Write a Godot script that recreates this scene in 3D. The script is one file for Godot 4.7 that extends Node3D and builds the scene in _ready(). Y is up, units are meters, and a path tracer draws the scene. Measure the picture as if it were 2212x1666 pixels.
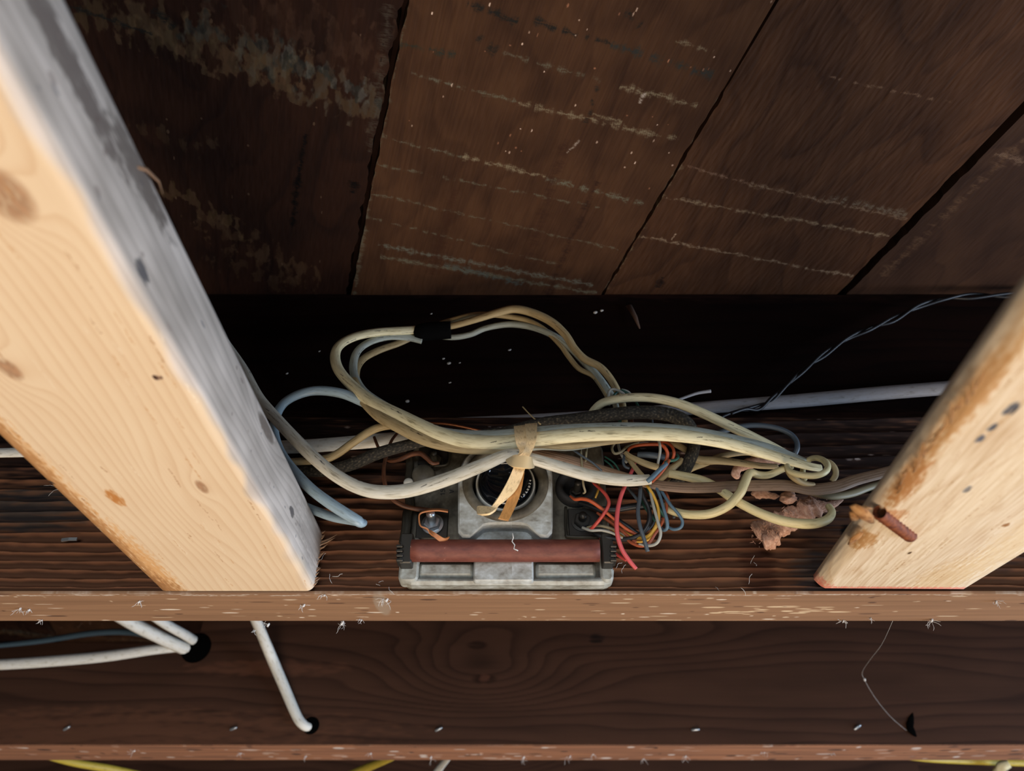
extends Node3D
# Looking up between floor joists: rough boards overhead, a ridged joist with an old porcelain terminal block, cables, and two pale timbers.

const FOC := 1600.0          # focal length in pixels of the 2212x1666 frame
const PITCH := 0.62998       # camera tilted up
const ZF := -0.415           # ridged face of the near joist
const YB := 0.155            # undersides of the joists
const YC := 0.403            # underside of the boards overhead
const PHI := -0.3002         # boards run skewed to the joists

var M := {}
var taken := {}
var rng := RandomNumberGenerator.new()

# ---------------------------------------------------------------- helpers
func ray(px: float, py: float) -> Vector3:
	return Basis(Vector3.RIGHT, PITCH) * Vector3((px - 1106.0) / FOC, (833.0 - py) / FOC, -1.0)

func at(px: float, py: float, z: float) -> Vector3:
	var r := ray(px, py)
	return r * (z / r.z)

func on_y(px: float, py: float, y: float) -> Vector3:
	var r := ray(px, py)
	return r * (y / r.y)

func dv(px: float, py: float, mm: float) -> Vector3:
	return at(px, py, ZF + mm * 0.001)

func numbered(called: String) -> String:
	var n: int = taken.get(called, -1) + 1
	taken[called] = n
	return called if n == 0 else "%s_%03d" % [called, n]

func tag(o: Node, label: String, category: String, group := "") -> void:
	o.set_meta("label", label)
	o.set_meta("category", category)
	if group != "":
		o.set_meta("group", group)

func base(called: String, pos: Vector3, label: String, category: String, group := "") -> Node3D:
	var o := Node3D.new()
	o.name = numbered(called)
	o.position = pos
	add_child(o)
	tag(o, label, category, group)
	return o

func put(mesh: Mesh, called: String, parent: Node3D, pos := Vector3.ZERO) -> MeshInstance3D:
	var o := MeshInstance3D.new()
	o.mesh = mesh
	o.name = numbered(called) if parent == self else called
	o.position = pos
	o.cast_shadow = GeometryInstance3D.SHADOW_CASTING_SETTING_ON
	parent.add_child(o, true)
	return o

func new_st(smooth := true) -> SurfaceTool:
	var st := SurfaceTool.new()
	st.begin(Mesh.PRIMITIVE_TRIANGLES)
	st.set_smooth_group(0 if smooth else -1)
	return st

func done(st: SurfaceTool, mat: Material, mesh: ArrayMesh = null) -> ArrayMesh:
	st.generate_normals()
	st.set_material(mat)
	return st.commit(mesh) if mesh else st.commit()

# a, b, c, d run counter-clockwise seen from outside
func quad(st: SurfaceTool, a: Vector3, b: Vector3, c: Vector3, d: Vector3, ua := Vector2.ZERO, ub := Vector2.ZERO, uc := Vector2.ZERO, ud := Vector2.ZERO) -> void:
	st.set_uv(ua); st.add_vertex(a)
	st.set_uv(uc); st.add_vertex(c)
	st.set_uv(ub); st.add_vertex(b)
	st.set_uv(ua); st.add_vertex(a)
	st.set_uv(ud); st.add_vertex(d)
	st.set_uv(uc); st.add_vertex(c)

func tri(st: SurfaceTool, a: Vector3, b: Vector3, c: Vector3, ua := Vector2.ZERO, ub := Vector2.ZERO, uc := Vector2.ZERO) -> void:
	st.set_uv(ua); st.add_vertex(a)
	st.set_uv(uc); st.add_vertex(c)
	st.set_uv(ub); st.add_vertex(b)

func cat(a: Variant, b: Variant, c: Variant, d: Variant, t: float) -> Variant:
	return 0.5 * ((2.0 * b) + (c - a) * t + (2.0 * a - 5.0 * b + 4.0 * c - d) * t * t + (3.0 * b - a - 3.0 * c + d) * t * t * t)

# smooth curve through points
func spline(p: Array, n: int) -> Array:
	var res := []
	for i in p.size() - 1:
		var a = p[max(i - 1, 0)]
		var d = p[min(i + 2, p.size() - 1)]
		for k in n:
			res.append(cat(a, p[i], p[i + 1], d, float(k) / n))
	res.append(p[-1])
	return res

# tube with an oval (or boxed) section along points; radii per point; ratio is thickness over width
func sweep(pts: Array, rad: Array, ratio := 1.0, hint := Vector3.BACK, seg := 10, boxed := false, bump := 0.0, lobes := 1) -> SurfaceTool:
	var st := new_st(not boxed)
	var rings := []
	var len := 0.0
	var lens := []
	var last_side := Vector3.ZERO
	for i in pts.size():
		var t: Vector3 = (pts[min(i + 1, pts.size() - 1)] - pts[max(i - 1, 0)])
		t = t.normalized()
		var side := t.cross(hint)
		if side.length() < 0.25 and last_side != Vector3.ZERO:
			side = last_side - t * last_side.dot(t)
		elif side.length() < 0.05:
			side = t.cross(Vector3.UP + hint * 0.3)
		side = side.normalized()
		if last_side != Vector3.ZERO and side.dot(last_side) < 0.0:
			side = -side
		last_side = side
		var nrm := side.cross(t).normalized()
		if i > 0:
			len += (pts[i] - pts[i - 1]).length()
		lens.append(len)
		var ring := []
		for k in seg:
			var a := TAU * (k + 0.5) / seg if boxed else TAU * k / seg
			var cs := cos(a)
			var sn := sin(a)
			if boxed:
				cs = signf(cs)
				sn = signf(sn)
			var r: float = rad[i]
			var rr := 1.0
			if lobes > 1:
				rr = 1.0 + 0.35 * (absf(sin(cs * lobes * 1.57)) - 0.6) * absf(sn)
			if bump > 0.0:
				rr = 1.0 + bump * sin(a * 6.0 + len * 2600.0) * sin(a * 6.0 - len * 2600.0)
			ring.append(pts[i] + side * (cs * r) + nrm * (sn * r * ratio * rr))
		rings.append(ring)
	for i in rings.size() - 1:
		for k in seg:
			var k2 := (k + 1) % seg
			var u0: float = lens[i] / 0.12
			var u1: float = lens[i + 1] / 0.12
			var v0 := float(k) / seg
			var v1 := float(k + 1) / seg
			quad(st, rings[i][k], rings[i][k2], rings[i + 1][k2], rings[i + 1][k], Vector2(u0, v0), Vector2(u0, v1), Vector2(u1, v1), Vector2(u1, v0))
	for e in 2:
		var ring: Array = rings[0] if e == 0 else rings[-1]
		var c: Vector3 = pts[0] if e == 0 else pts[-1]
		for k in seg:
			if e == 0:
				tri(st, c, ring[(k + 1) % seg], ring[k])
			else:
				tri(st, c, ring[k], ring[(k + 1) % seg])
	return st

# points given as px, py, millimetres before the joist face, width in px
func path(p: Array, n: int) -> Array:
	var pos := []
	var rad := []
	for i in range(0, p.size(), 4):
		var q := dv(p[i], p[i + 1], p[i + 2])
		pos.append(q)
		rad.append(p[i + 3] * 0.5 * q.z / ray(p[i], p[i + 1]).z / FOC)
	return [spline(pos, n), spline(rad, n)]

func cable(called: String, label: String, category: String, group: String, mat: Material, p: Array, ratio := 1.0, seg := 10, n := 8, bump := 0.0, lobes := 1) -> MeshInstance3D:
	var pr := path(p, n)
	var o := put(done(sweep(pr[0], pr[1], ratio, Vector3.BACK, seg, false, bump, lobes), mat), called, self)
	tag(o, label, category, group)
	return o

# thin slab between two edge curves: lx, ly, rx, ry, mm left, mm right
func ribbon(p: Array, thick: float, n := 6) -> SurfaceTool:
	var l := []
	var r := []
	for i in range(0, p.size(), 6):
		l.append(dv(p[i], p[i + 1], p[i + 4]))
		r.append(dv(p[i + 2], p[i + 3], p[i + 5]))
	l = spline(l, n)
	r = spline(r, n)
	var st := new_st(false)
	var off := []
	for i in l.size():
		var t: Vector3 = (l[min(i + 1, l.size() - 1)] + r[min(i + 1, l.size() - 1)] - l[max(i - 1, 0)] - r[max(i - 1, 0)])
		off.append(t.cross(r[i] - l[i]).normalized() * thick)
	st.set_smooth_group(0)
	for i in l.size() - 1:
		var u0 := i * 0.1
		quad(st, l[i], l[i + 1], r[i + 1], r[i], Vector2(0, u0), Vector2(0, u0 + 0.1), Vector2(1, u0 + 0.1), Vector2(1, u0))
	st.set_smooth_group(1)
	for i in l.size() - 1:
		quad(st, l[i] - off[i], r[i] - off[i], r[i + 1] - off[i + 1], l[i + 1] - off[i + 1])
	st.set_smooth_group(-1)
	for i in l.size() - 1:
		quad(st, l[i], l[i] - off[i], l[i + 1] - off[i + 1], l[i + 1])
		quad(st, r[i], r[i + 1], r[i + 1] - off[i + 1], r[i] - off[i])
	for i in [0, l.size() - 1]:
		quad(st, l[i], r[i], r[i] - off[i], l[i] - off[i])
	return st

func area2(p: PackedVector2Array) -> float:
	var s := 0.0
	for i in p.size():
		var q := p[(i + 1) % p.size()]
		s += p[i].x * q.y - q.x * p[i].y
	return s

# polygon in x, y pushed from z0 (back) to z1 (front) with a bevelled front edge
func extrude(poly: PackedVector2Array, z0: float, z1: float, bev := 0.0, smooth_sides := false) -> SurfaceTool:
	if area2(poly) < 0.0:
		poly.reverse()
	var n := poly.size()
	var inner := PackedVector2Array()
	for i in n:
		var a := (poly[i] - poly[(i + n - 1) % n]).normalized()
		var b := (poly[(i + 1) % n] - poly[i]).normalized()
		var na := Vector2(-a.y, a.x)
		var nb := Vector2(-b.y, b.x)
		var m := (na + nb)
		m = m / maxf(0.35, m.dot(na)) if m.length() > 0.01 else na
		inner.append(poly[i] + m * bev)
	var st := new_st(false)
	var idx := Geometry2D.triangulate_polygon(inner)
	for i in range(0, idx.size(), 3):
		var q := [inner[idx[i]], inner[idx[i + 1]], inner[idx[i + 2]]]
		if (q[1] - q[0]).cross(q[2] - q[0]) < 0.0:
			q.reverse()
		tri(st, Vector3(q[0].x, q[0].y, z1), Vector3(q[1].x, q[1].y, z1), Vector3(q[2].x, q[2].y, z1), q[0], q[1], q[2])
	idx = Geometry2D.triangulate_polygon(poly)
	for i in range(0, idx.size(), 3):
		var q := [poly[idx[i]], poly[idx[i + 1]], poly[idx[i + 2]]]
		if (q[1] - q[0]).cross(q[2] - q[0]) > 0.0:
			q.reverse()
		tri(st, Vector3(q[0].x, q[0].y, z0), Vector3(q[1].x, q[1].y, z0), Vector3(q[2].x, q[2].y, z0), q[0], q[1], q[2])
	if smooth_sides:
		st.set_smooth_group(2)
	for i in n:
		var j := (i + 1) % n
		var a := poly[i]
		var b := poly[j]
		quad(st, Vector3(a.x, a.y, z0), Vector3(b.x, b.y, z0), Vector3(b.x, b.y, z1 - bev), Vector3(a.x, a.y, z1 - bev), a, b, b, a)
		if bev > 0.0:
			quad(st, Vector3(a.x, a.y, z1 - bev), Vector3(b.x, b.y, z1 - bev), Vector3(inner[j].x, inner[j].y, z1), Vector3(inner[i].x, inner[i].y, z1), a, b, b, a)
	return st

# rounded rectangle
func rrect(c: Vector2, w: float, h: float, r: float, k := 4) -> PackedVector2Array:
	var res := PackedVector2Array()
	for q in 4:
		var cc := c + Vector2((w * 0.5 - r) * (1 if q == 0 or q == 3 else -1), (h * 0.5 - r) * (1 if q < 2 else -1))
		for i in k + 1:
			var a := (q + float(i) / k) * PI / 2
			res.append(cc + Vector2(cos(a), sin(a)) * r)
	return res

func polypx(p: Array, mm: float) -> PackedVector2Array:
	var res := PackedVector2Array()
	for i in range(0, p.size(), 2):
		var q := dv(p[i], p[i + 1], mm)
		res.append(Vector2(q.x, q.y))
	return res

func ngon(c: Vector2, r: float, n: int, turn := 0.0) -> PackedVector2Array:
	var res := PackedVector2Array()
	for i in n:
		var a := turn + TAU * i / n
		res.append(c + Vector2(cos(a), sin(a)) * r)
	return res

# turned about the z axis through c; profile pairs are radius, z
func lathe(c: Vector3, prof: Array, seg := 40, sharp := false) -> SurfaceTool:
	var st := new_st(true)
	for i in prof.size() - 1:
		if sharp:
			st.set_smooth_group(i)
		for k in seg:
			var a0 := TAU * k / seg
			var a1 := TAU * (k + 1) / seg
			var p := [prof[i], prof[i + 1]]
			var q := []
			for e in 2:
				for a in [a0, a1]:
					q.append(c + Vector3(cos(a) * p[e][0], sin(a) * p[e][0], p[e][1]))
			quad(st, q[0], q[1], q[3], q[2], Vector2(float(k) / seg, p[0][1] * 20), Vector2(float(k + 1) / seg, p[0][1] * 20), Vector2(float(k + 1) / seg, p[1][1] * 20), Vector2(float(k) / seg, p[1][1] * 20))
	return st

func box(st: SurfaceTool, c: Vector3, s: Vector3) -> void:
	var h := s * 0.5
	var v := []
	for i in 8:
		v.append(c + Vector3(h.x if i & 1 else -h.x, h.y if i & 2 else -h.y, h.z if i & 4 else -h.z))
	for f in [[4, 5, 7, 6], [1, 0, 2, 3], [5, 1, 3, 7], [0, 4, 6, 2], [6, 7, 3, 2], [0, 1, 5, 4]]:
		var uvs := []
		for k in f:
			var w: Vector3 = v[k]
			uvs.append(Vector2(w.x + w.z, w.y + w.z * 0.5))
		quad(st, v[f[0]], v[f[1]], v[f[2]], v[f[3]], uvs[0], uvs[1], uvs[2], uvs[3])

# bar whose section (a ring of 3D points, counter-clockwise seen from its start) is pushed along a vector; v of the UV runs round the section in metres
func bar(sec: Array, along: Vector3, n: int, u_len: float, v_len: float, smooth := true) -> SurfaceTool:
	var st := new_st(smooth)
	var per := [0.0]
	for i in sec.size():
		per.append(per[-1] + (sec[(i + 1) % sec.size()] - sec[i]).length())
	for s in n:
		for i in sec.size():
			var j := (i + 1) % sec.size()
			var o0 := along * (float(s) / n)
			var o1 := along * (float(s + 1) / n)
			var u0 := along.length() * s / n / u_len
			var u1 := along.length() * (s + 1) / n / u_len
			quad(st, sec[i] + o0, sec[j] + o0, sec[j] + o1, sec[i] + o1, Vector2(u0, per[i] / v_len), Vector2(u0, per[i + 1] / v_len), Vector2(u1, per[i + 1] / v_len), Vector2(u1, per[i] / v_len))
	st.set_smooth_group(-1)
	var c := Vector3.ZERO
	for p in sec:
		c += p / sec.size()
	for i in sec.size():
		var j := (i + 1) % sec.size()
		tri(st, c, sec[j], sec[i], Vector2(0, 0.3), Vector2(0, 0.3), Vector2(0, 0.3))
		tri(st, c + along, sec[i] + along, sec[j] + along, Vector2(0, 0.3), Vector2(0, 0.3), Vector2(0, 0.3))
	return st

# ---------------------------------------------------------------- textures
func field(w: int, h: int, cw: float, ch: float, sd: int, oct := 3) -> PackedByteArray:
	var cell := clampf(minf(cw, ch), 2.0, 12.0)
	var n := FastNoiseLite.new()
	n.seed = sd
	n.noise_type = FastNoiseLite.TYPE_SIMPLEX_SMOOTH
	n.frequency = 1.0 / cell
	n.fractal_octaves = oct
	var im := n.get_image(maxi(6, int(w * cell / cw)), maxi(6, int(h * cell / ch)))
	im.convert(Image.FORMAT_L8)
	im.resize(w, h, Image.INTERPOLATE_CUBIC)
	return im.get_data()

func tex(im: Image) -> ImageTexture:
	return ImageTexture.create_from_image(im)

func from_bytes(w: int, h: int, d: PackedByteArray) -> Image:
	return Image.create_from_data(w, h, false, Image.FORMAT_RGB8, d)

# sawn wood, grain along u. wid and len in metres; knots: u, v, bend, reach u, reach v, core radius; stains: u, v, reach u, reach v, colour, strength
func wood(w: int, h: int, len: float, wid: float, rings: float, sd: int, c0: Color, c1: Color, line: float, knots: Array, stains_and_shade: Array, warp := 1.2, fibre := 0.10, blotch := 0.08) -> Image:
	var d := PackedByteArray()
	d.resize(w * h * 3)
	var na := field(w, h, w * 0.45, h * 0.5, sd, 3)
	var nb := field(w, h, 120.0, 3.0, sd + 1, 3)
	var nc := field(w, h, w * 0.12, h * 0.22, sd + 2, 4)
	var nd := field(w, h, 26.0, 7.0, sd + 3, 2)
	var i := 0
	for y in h:
		var v := float(y) / h * wid
		for x in w:
			var u := float(x) / w * len
			var f := v * rings + (na[i] / 255.0 - 0.5) * warp
			var core := 0.0
			for k in knots:
				var a: float = (u - k[0]) / k[3]
				var b: float = (v - k[1]) / k[4]
				var q := a * a + b * b
				if q < 9.0:
					f += k[2] * exp(-q)
					if k[5] > 0.0:
						var e: float = q * k[3] * k[4] / (k[5] * k[5])
						if e < 1.6:
							core = maxf(core, clampf(1.5 - e, 0.0, 1.0) * clampf(nd[i] / 150.0 + 0.2, 0.0, 1.0))
			f = f - floorf(f)
			var s := f * f * f
			if f > 0.9:
				s *= (1.0 - f) * 10.0
			s = s * line + (nb[i] / 255.0 - 0.5) * fibre * 2.0 + (nc[i] / 255.0 - 0.5) * blotch * 2.0
			s = clampf(s, -0.25, 1.6)
			var r := lerpf(c0.r, c1.r, s)
			var g := lerpf(c0.g, c1.g, s)
			var bb := lerpf(c0.b, c1.b, s)
			if core > 0.0:
				var km := core * 0.75
				var kk := 0.62 + 0.3 * nd[i] / 255.0
				r = lerpf(r, c1.r * kk, km)
				g = lerpf(g, c1.g * kk * 0.92, km)
				bb = lerpf(bb, c1.b * kk * 0.9, km)
			for t in stains_and_shade:
				var a: float = (u - t[0]) / t[2]
				if a > 1.0 or a < -1.0:
					continue
				var b: float = (v - t[1]) / t[3]
				var q := a * a + b * b
				if q < 1.0:
					var m: float = clampf((1.0 - q) * 1.7 + (nd[i] - 128) / 255.0 * 1.5 + (nb[i] - 128) / 255.0 * 0.7 - 0.45, 0.0, 1.0) * t[5]
					var c: Color = t[4]
					r = lerpf(r, c.r, m)
					g = lerpf(g, c.g, m)
					bb = lerpf(bb, c.b, m)
			d[i * 3] = int(clampf(r, 0, 1) * 255)
			d[i * 3 + 1] = int(clampf(g, 0, 1) * 255)
			d[i * 3 + 2] = int(clampf(bb, 0, 1) * 255)
			i += 1
	return from_bytes(w, h, d)

func mix_px(im: Image, x: int, y: int, c: Color, m: float) -> void:
	if x >= 0 and y >= 0 and x < im.get_width() and y < im.get_height() and m > 0.0:
		im.set_pixel(x, y, im.get_pixel(x, y).lerp(c, minf(m, 1.0)))

# ragged streak between two points (pixels of the image)
func streak(im: Image, a: Vector2, b: Vector2, wide: float, c: Color, m: float, sd: int, gaps := 0.35, wob := 3.0) -> void:
	var n := FastNoiseLite.new()
	n.seed = sd
	n.frequency = 0.06
	n.fractal_octaves = 3
	var L := (b - a).length()
	var t := (b - a) / L
	var nn := Vector2(-t.y, t.x)
	for s in int(L * 1.3):
		var q := s / 1.3
		var off := n.get_noise_2d(q * 0.5, 9.0) * wob
		var ww := wide * (0.6 + 0.8 * n.get_noise_2d(q, 50.0))
		var on := clampf((n.get_noise_2d(q * 0.8, 100.0) + 1.0 - 2.0 * gaps) * 3.0, 0.0, 1.0)
		if ww <= 0.2 or on <= 0.0:
			continue
		for k in range(-int(ww) - 1, int(ww) + 2):
			var p := a + t * q + nn * (off + k)
			var fall := clampf(1.2 - absf(k) / ww, 0.0, 1.0)
			var grit := clampf(0.75 + n.get_noise_2d(p.x * 4.0, p.y * 1.5) * 1.4, 0.0, 1.0)
			mix_px(im, int(p.x), int(p.y), c, m * fall * on * grit)

# ragged mottled patch along a line: noise decides where it sticks
func band(im: Image, a: Vector2, b: Vector2, wide: float, cols: Array, m: float, sd: int, thr := 0.0) -> void:
	var n := FastNoiseLite.new()
	n.seed = sd
	n.frequency = 0.025
	n.fractal_octaves = 4
	var t := (b - a).normalized()
	var L := (b - a).length()
	var lo := Vector2(minf(a.x, b.x), minf(a.y, b.y)) - Vector2.ONE * wide
	var hi := Vector2(maxf(a.x, b.x), maxf(a.y, b.y)) + Vector2.ONE * wide
	for y in range(maxi(0, int(lo.y)), mini(im.get_height(), int(hi.y))):
		for x in range(maxi(0, int(lo.x)), mini(im.get_width(), int(hi.x))):
			var q := Vector2(x, y) - a
			var s := q.dot(t)
			var e := absf(q.dot(Vector2(-t.y, t.x))) / wide
			if s < -wide or s > L + wide or e > 1.0:
				continue
			e = maxf(e, maxf(-s, s - L) / wide)
			var k := n.get_noise_2d(x * 0.8, y * 1.6) * 1.6 + 0.55 - e * 0.9 - thr
			if k > 0.0:
				var h := n.get_noise_2d(x * 0.9 + 300.0, y * 2.0) + 0.5
				var c: Color = cols[0].lerp(cols[1], clampf(h * 3.0 - 1.0, 0.0, 1.0))
				mix_px(im, x, y, c, m * 0.8 * clampf(k * 2.6, 0.0, 1.0))

func blot(im: Image, c: Vector2, r: Vector2, col: Color, m: float) -> void:
	for y in range(int(c.y - r.y), int(c.y + r.y) + 1):
		for x in range(int(c.x - r.x), int(c.x + r.x) + 1):
			var q := Vector2((x - c.x) / maxf(r.x, 0.5), (y - c.y) / maxf(r.y, 0.5)).length_squared()
			if q <= 1.0:
				mix_px(im, x, y, col, m * minf(1.0, (1.0 - q) * 2.5))

func mottle(w: int, h: int, sd: int, cw: float, ch: float, cols: Array, gain := 1.0) -> Image:
	var d := PackedByteArray()
	d.resize(w * h * 3)
	var na := field(w, h, cw, ch, sd, 4)
	var nb := field(w, h, cw * 0.2, ch * 0.2, sd + 1, 3)
	for i in w * h:
		var t := clampf(((na[i] * 0.7 + nb[i] * 0.3) / 255.0 - 0.5) * gain + 0.5, 0.0, 0.999) * (cols.size() - 1)
		var k := int(t)
		var c: Color = cols[k].lerp(cols[k + 1], t - k)
		d[i * 3] = int(c.r * 255)
		d[i * 3 + 1] = int(c.g * 255)
		d[i * 3 + 2] = int(c.b * 255)
	return from_bytes(w, h, d)

func rgb8(r: int, g: int, b: int) -> Color:
	return Color8(r, g, b)

func mat(key: String, c: Color, rough := 0.8, t: Texture2D = null, metal := 0.0, spec := 0.5) -> StandardMaterial3D:
	var m := StandardMaterial3D.new()
	m.resource_name = key
	m.albedo_color = c
	m.roughness = rough
	m.metallic = metal
	m.metallic_specular = spec
	m.albedo_texture = t
	M[key] = m
	return m

func relief(m: StandardMaterial3D, t: Texture2D, depth: float) -> void:
	m.heightmap_enabled = true
	m.heightmap_texture = t
	m.heightmap_scale = depth

func triplanar(m: StandardMaterial3D, s: float) -> void:
	m.uv1_triplanar = true
	m.uv1_scale = Vector3.ONE * s

# ---------------------------------------------------------------- the scene
func _ready() -> void:
	rng.seed = 7
	var cam := Camera3D.new()
	cam.name = "camera"
	cam.keep_aspect = Camera3D.KEEP_HEIGHT
	cam.rotation = Vector3(PITCH, 0, 0)
	cam.near = 0.01
	cam.far = 20.0
	cam.fov = rad_to_deg(2.0 * atan(833.0 / FOC))
	var lens := CameraAttributesPhysical.new()
	lens.frustum_focal_length = 12.0 * FOC / 833.0
	lens.frustum_focus_distance = 0.44
	lens.frustum_near = 0.01
	lens.frustum_far = 20.0
	lens.exposure_aperture = 8.5
	cam.attributes = lens
	add_child(cam)
	cam.current = true

	var env := Environment.new()
	env.background_mode = Environment.BG_COLOR
	env.background_color = Color(0.55, 0.62, 0.72)
	env.background_energy_multiplier = 0.6
	env.tonemap_mode = Environment.TONE_MAPPER_LINEAR
	env.tonemap_exposure = 1.0
	env.sdfgi_enabled = true
	env.ssao_enabled = true
	env.ssil_enabled = true
	var we := WorldEnvironment.new()
	we.name = "environment"
	we.environment = env
	add_child(we)

	# added unseen lights: warm fill from below, cool daylight from right and behind camera
	area("fill_below_glow", Vector3(0.12, -1.27, 0.12), Vector3(PI / 2, 0, 0), Vector2(0.9, 0.9), Color(1.0, 0.91, 0.81), 1.85)
	area("added_window_glow", Vector3(1.98, -0.35, -0.15), Vector3(0, PI / 2, 0), Vector2(1.1, 0.8), Color(0.82, 0.90, 1.0), 3.9)
	area("added_back_window_glow", Vector3(-0.2, -0.22, 1.60), Vector3(0, 0, 0), Vector2(1.0, 0.6), Color(0.96, 0.98, 1.0), 1.45)

	materials()
	room()
	joists()
	timbers()
	terminal_block()
	cables()
	wires()
	oddments()

func area(called: String, pos: Vector3, turn: Vector3, size: Vector2, c: Color, e: float) -> void:
	var l := AreaLight3D.new()
	l.name = called
	l.position = pos
	l.rotation = turn
	l.area_size = size
	l.area_normalize_energy = true
	l.light_color = c
	l.light_energy = e
	l.area_range = 8.0
	l.shadow_enabled = true
	add_child(l)

# ---------------------------------------------------------------- materials
func materials() -> void:
	var grime := mottle(512, 128, 40, 90.0, 12.0, [rgb8(150, 146, 136), rgb8(232, 228, 218), rgb8(255, 255, 252), rgb8(255, 255, 255), rgb8(236, 232, 226)], 1.3)
	for k in 15:
		var q := Vector2(rng.randf() * 512, 20 + rng.randf() * 90)
		streak(grime, q, q + Vector2(10 + rng.randf() * 60, rng.randf() * 14 - 7), 1.2 + rng.randf() * 1.6, rgb8(40, 38, 36), 0.75, 200 + k, 0.35, 2.0)
	var gt := tex(grime)
	var clean := tex(mottle(512, 128, 44, 60.0, 12.0, [rgb8(190, 186, 178), rgb8(248, 246, 240), rgb8(255, 255, 255), rgb8(238, 234, 226)], 1.2))
	mat("cream_sheath", rgb8(228, 220, 184), 0.5, gt)
	mat("cream_clean", rgb8(216, 204, 158), 0.5, clean)
	mat("grey_sheath", rgb8(168, 176, 170), 0.5, gt)
	mat("pale_sheath", rgb8(214, 210, 196), 0.5, gt)
	mat("blue_sheath", rgb8(150, 172, 186), 0.4, clean)
	mat("tan_sheath", rgb8(178, 158, 118), 0.6, gt)
	mat("white_cable", rgb8(226, 226, 220), 0.55, clean)
	mat("dim_white", rgb8(150, 150, 156), 0.6, clean)
	mat("brown_cord", rgb8(128, 104, 84), 0.5, clean)
	mat("yellow_cable", rgb8(196, 172, 66), 0.5, clean)
	mat("slate_wire", rgb8(74, 84, 92), 0.45)
	mat("black_wire", rgb8(30, 31, 33), 0.45)
	mat("navy_wire", rgb8(17, 18, 23), 0.5)
	mat("red_wire", rgb8(178, 66, 58), 0.45)
	mat("pink_wire", rgb8(206, 88, 90), 0.45)
	mat("orange_wire", rgb8(182, 84, 46), 0.45)
	mat("rust_wire", rgb8(168, 86, 54), 0.5)
	mat("yellow_wire", rgb8(204, 160, 62), 0.45)
	mat("green_wire", rgb8(38, 82, 70), 0.45)
	mat("blue_wire", rgb8(86, 112, 130), 0.45)
	mat("white_wire", rgb8(168, 168, 158), 0.5)
	mat("olive_wire", rgb8(142, 132, 104), 0.5)
	mat("copper", rgb8(170, 102, 62), 0.4, null, 0.9)
	mat("old_copper", rgb8(120, 78, 54), 0.55, tex(mottle(128, 64, 51, 12.0, 9.0, [rgb8(120, 110, 100), rgb8(255, 240, 220)], 1.2)))
	var braid := mottle(256, 64, 47, 5.0, 4.0, [rgb8(30, 29, 28), rgb8(46, 44, 40), rgb8(70, 66, 58), rgb8(150, 142, 122)], 1.7)
	mat("braid", rgb8(205, 200, 190), 0.9, tex(braid))
	mat("tape", rgb8(5, 5, 6), 0.9, null, 0.0, 0.2)
	mat("strap", rgb8(246, 218, 168), 0.45, tex(mottle(128, 128, 53, 30.0, 60.0, [rgb8(200, 190, 180), rgb8(255, 255, 255), rgb8(246, 240, 232)], 1.2)))
	mat("strap_inside", rgb8(224, 164, 96), 0.5, tex(mottle(128, 128, 54, 30.0, 60.0, [rgb8(210, 200, 190), rgb8(255, 255, 255)], 1.0)))
	var porc := tex(mottle(256, 256, 60, 60.0, 46.0, [rgb8(128, 124, 114), rgb8(168, 166, 158), rgb8(192, 194, 190), rgb8(222, 226, 226)], 1.2))
	var dirty := tex(mottle(256, 256, 61, 52.0, 70.0, [rgb8(66, 61, 53), rgb8(92, 87, 77), rgb8(112, 107, 96), rgb8(150, 147, 138)], 1.2))
	triplanar(mat("porcelain", rgb8(226, 228, 224), 0.45, porc), 16.0)
	triplanar(mat("bright_porcelain", rgb8(246, 250, 252), 0.4, porc), 16.0)  # paler copy: partly pale patina, partly light put into the colour
	triplanar(mat("dull_porcelain", rgb8(224, 222, 214), 0.55, dirty), 16.0)
	mat("glass_black", rgb8(12, 15, 20), 0.08)
	mat("fuse_rim", rgb8(226, 224, 212), 0.3)
	mat("hole_black", rgb8(5, 5, 5), 0.95, null, 0.0, 0.1)
	mat("rubber", rgb8(34, 33, 33), 0.7)
	mat("dark_metal", rgb8(70, 68, 64), 0.45, null, 0.7)
	mat("grey_metal", rgb8(140, 138, 130), 0.5, dirty, 0.35)
	mat("zinc", rgb8(176, 184, 190), 0.35, null, 0.8)
	mat("ink", rgb8(26, 26, 28), 0.7)
	mat("ink_white", rgb8(220, 220, 214), 0.6)
	var tube := mottle(512, 128, 63, 60.0, 20.0, [rgb8(98, 50, 42), rgb8(122, 66, 54), rgb8(138, 80, 64)], 1.3)
	for k in 26:
		var q := Vector2(rng.randf() * 512, rng.randf() * 128)
		streak(tube, q, q + Vector2(rng.randf() * 16 - 8, rng.randf() * 12 - 4), 1.0, rgb8(225, 205, 195), 0.7, 320 + k, 0.4, 2.0)
	mat("fibre_tube", rgb8(236, 232, 228), 0.6, tex(tube))
	mat("insulation", rgb8(226, 204, 188), 0.95, tex(mottle(256, 256, 66, 40.0, 30.0, [rgb8(196, 160, 144), rgb8(222, 194, 180), rgb8(255, 240, 230)], 1.2)))
	mat("fluff", rgb8(216, 214, 210), 0.95)
	mat("splinter", rgb8(150, 118, 92), 0.85)
	mat("torn_wood", rgb8(190, 156, 116), 0.9, tex(mottle(128, 128, 68, 10.0, 30.0, [rgb8(130, 96, 66), rgb8(230, 200, 160), rgb8(255, 240, 215)], 1.4)))
	mat("rust", rgb8(150, 96, 62), 0.75, tex(mottle(128, 64, 69, 14.0, 14.0, [rgb8(140, 100, 80), rgb8(255, 225, 190)], 1.4)))
	mat("dark_wood", rgb8(46, 30, 24), 0.85)
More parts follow.
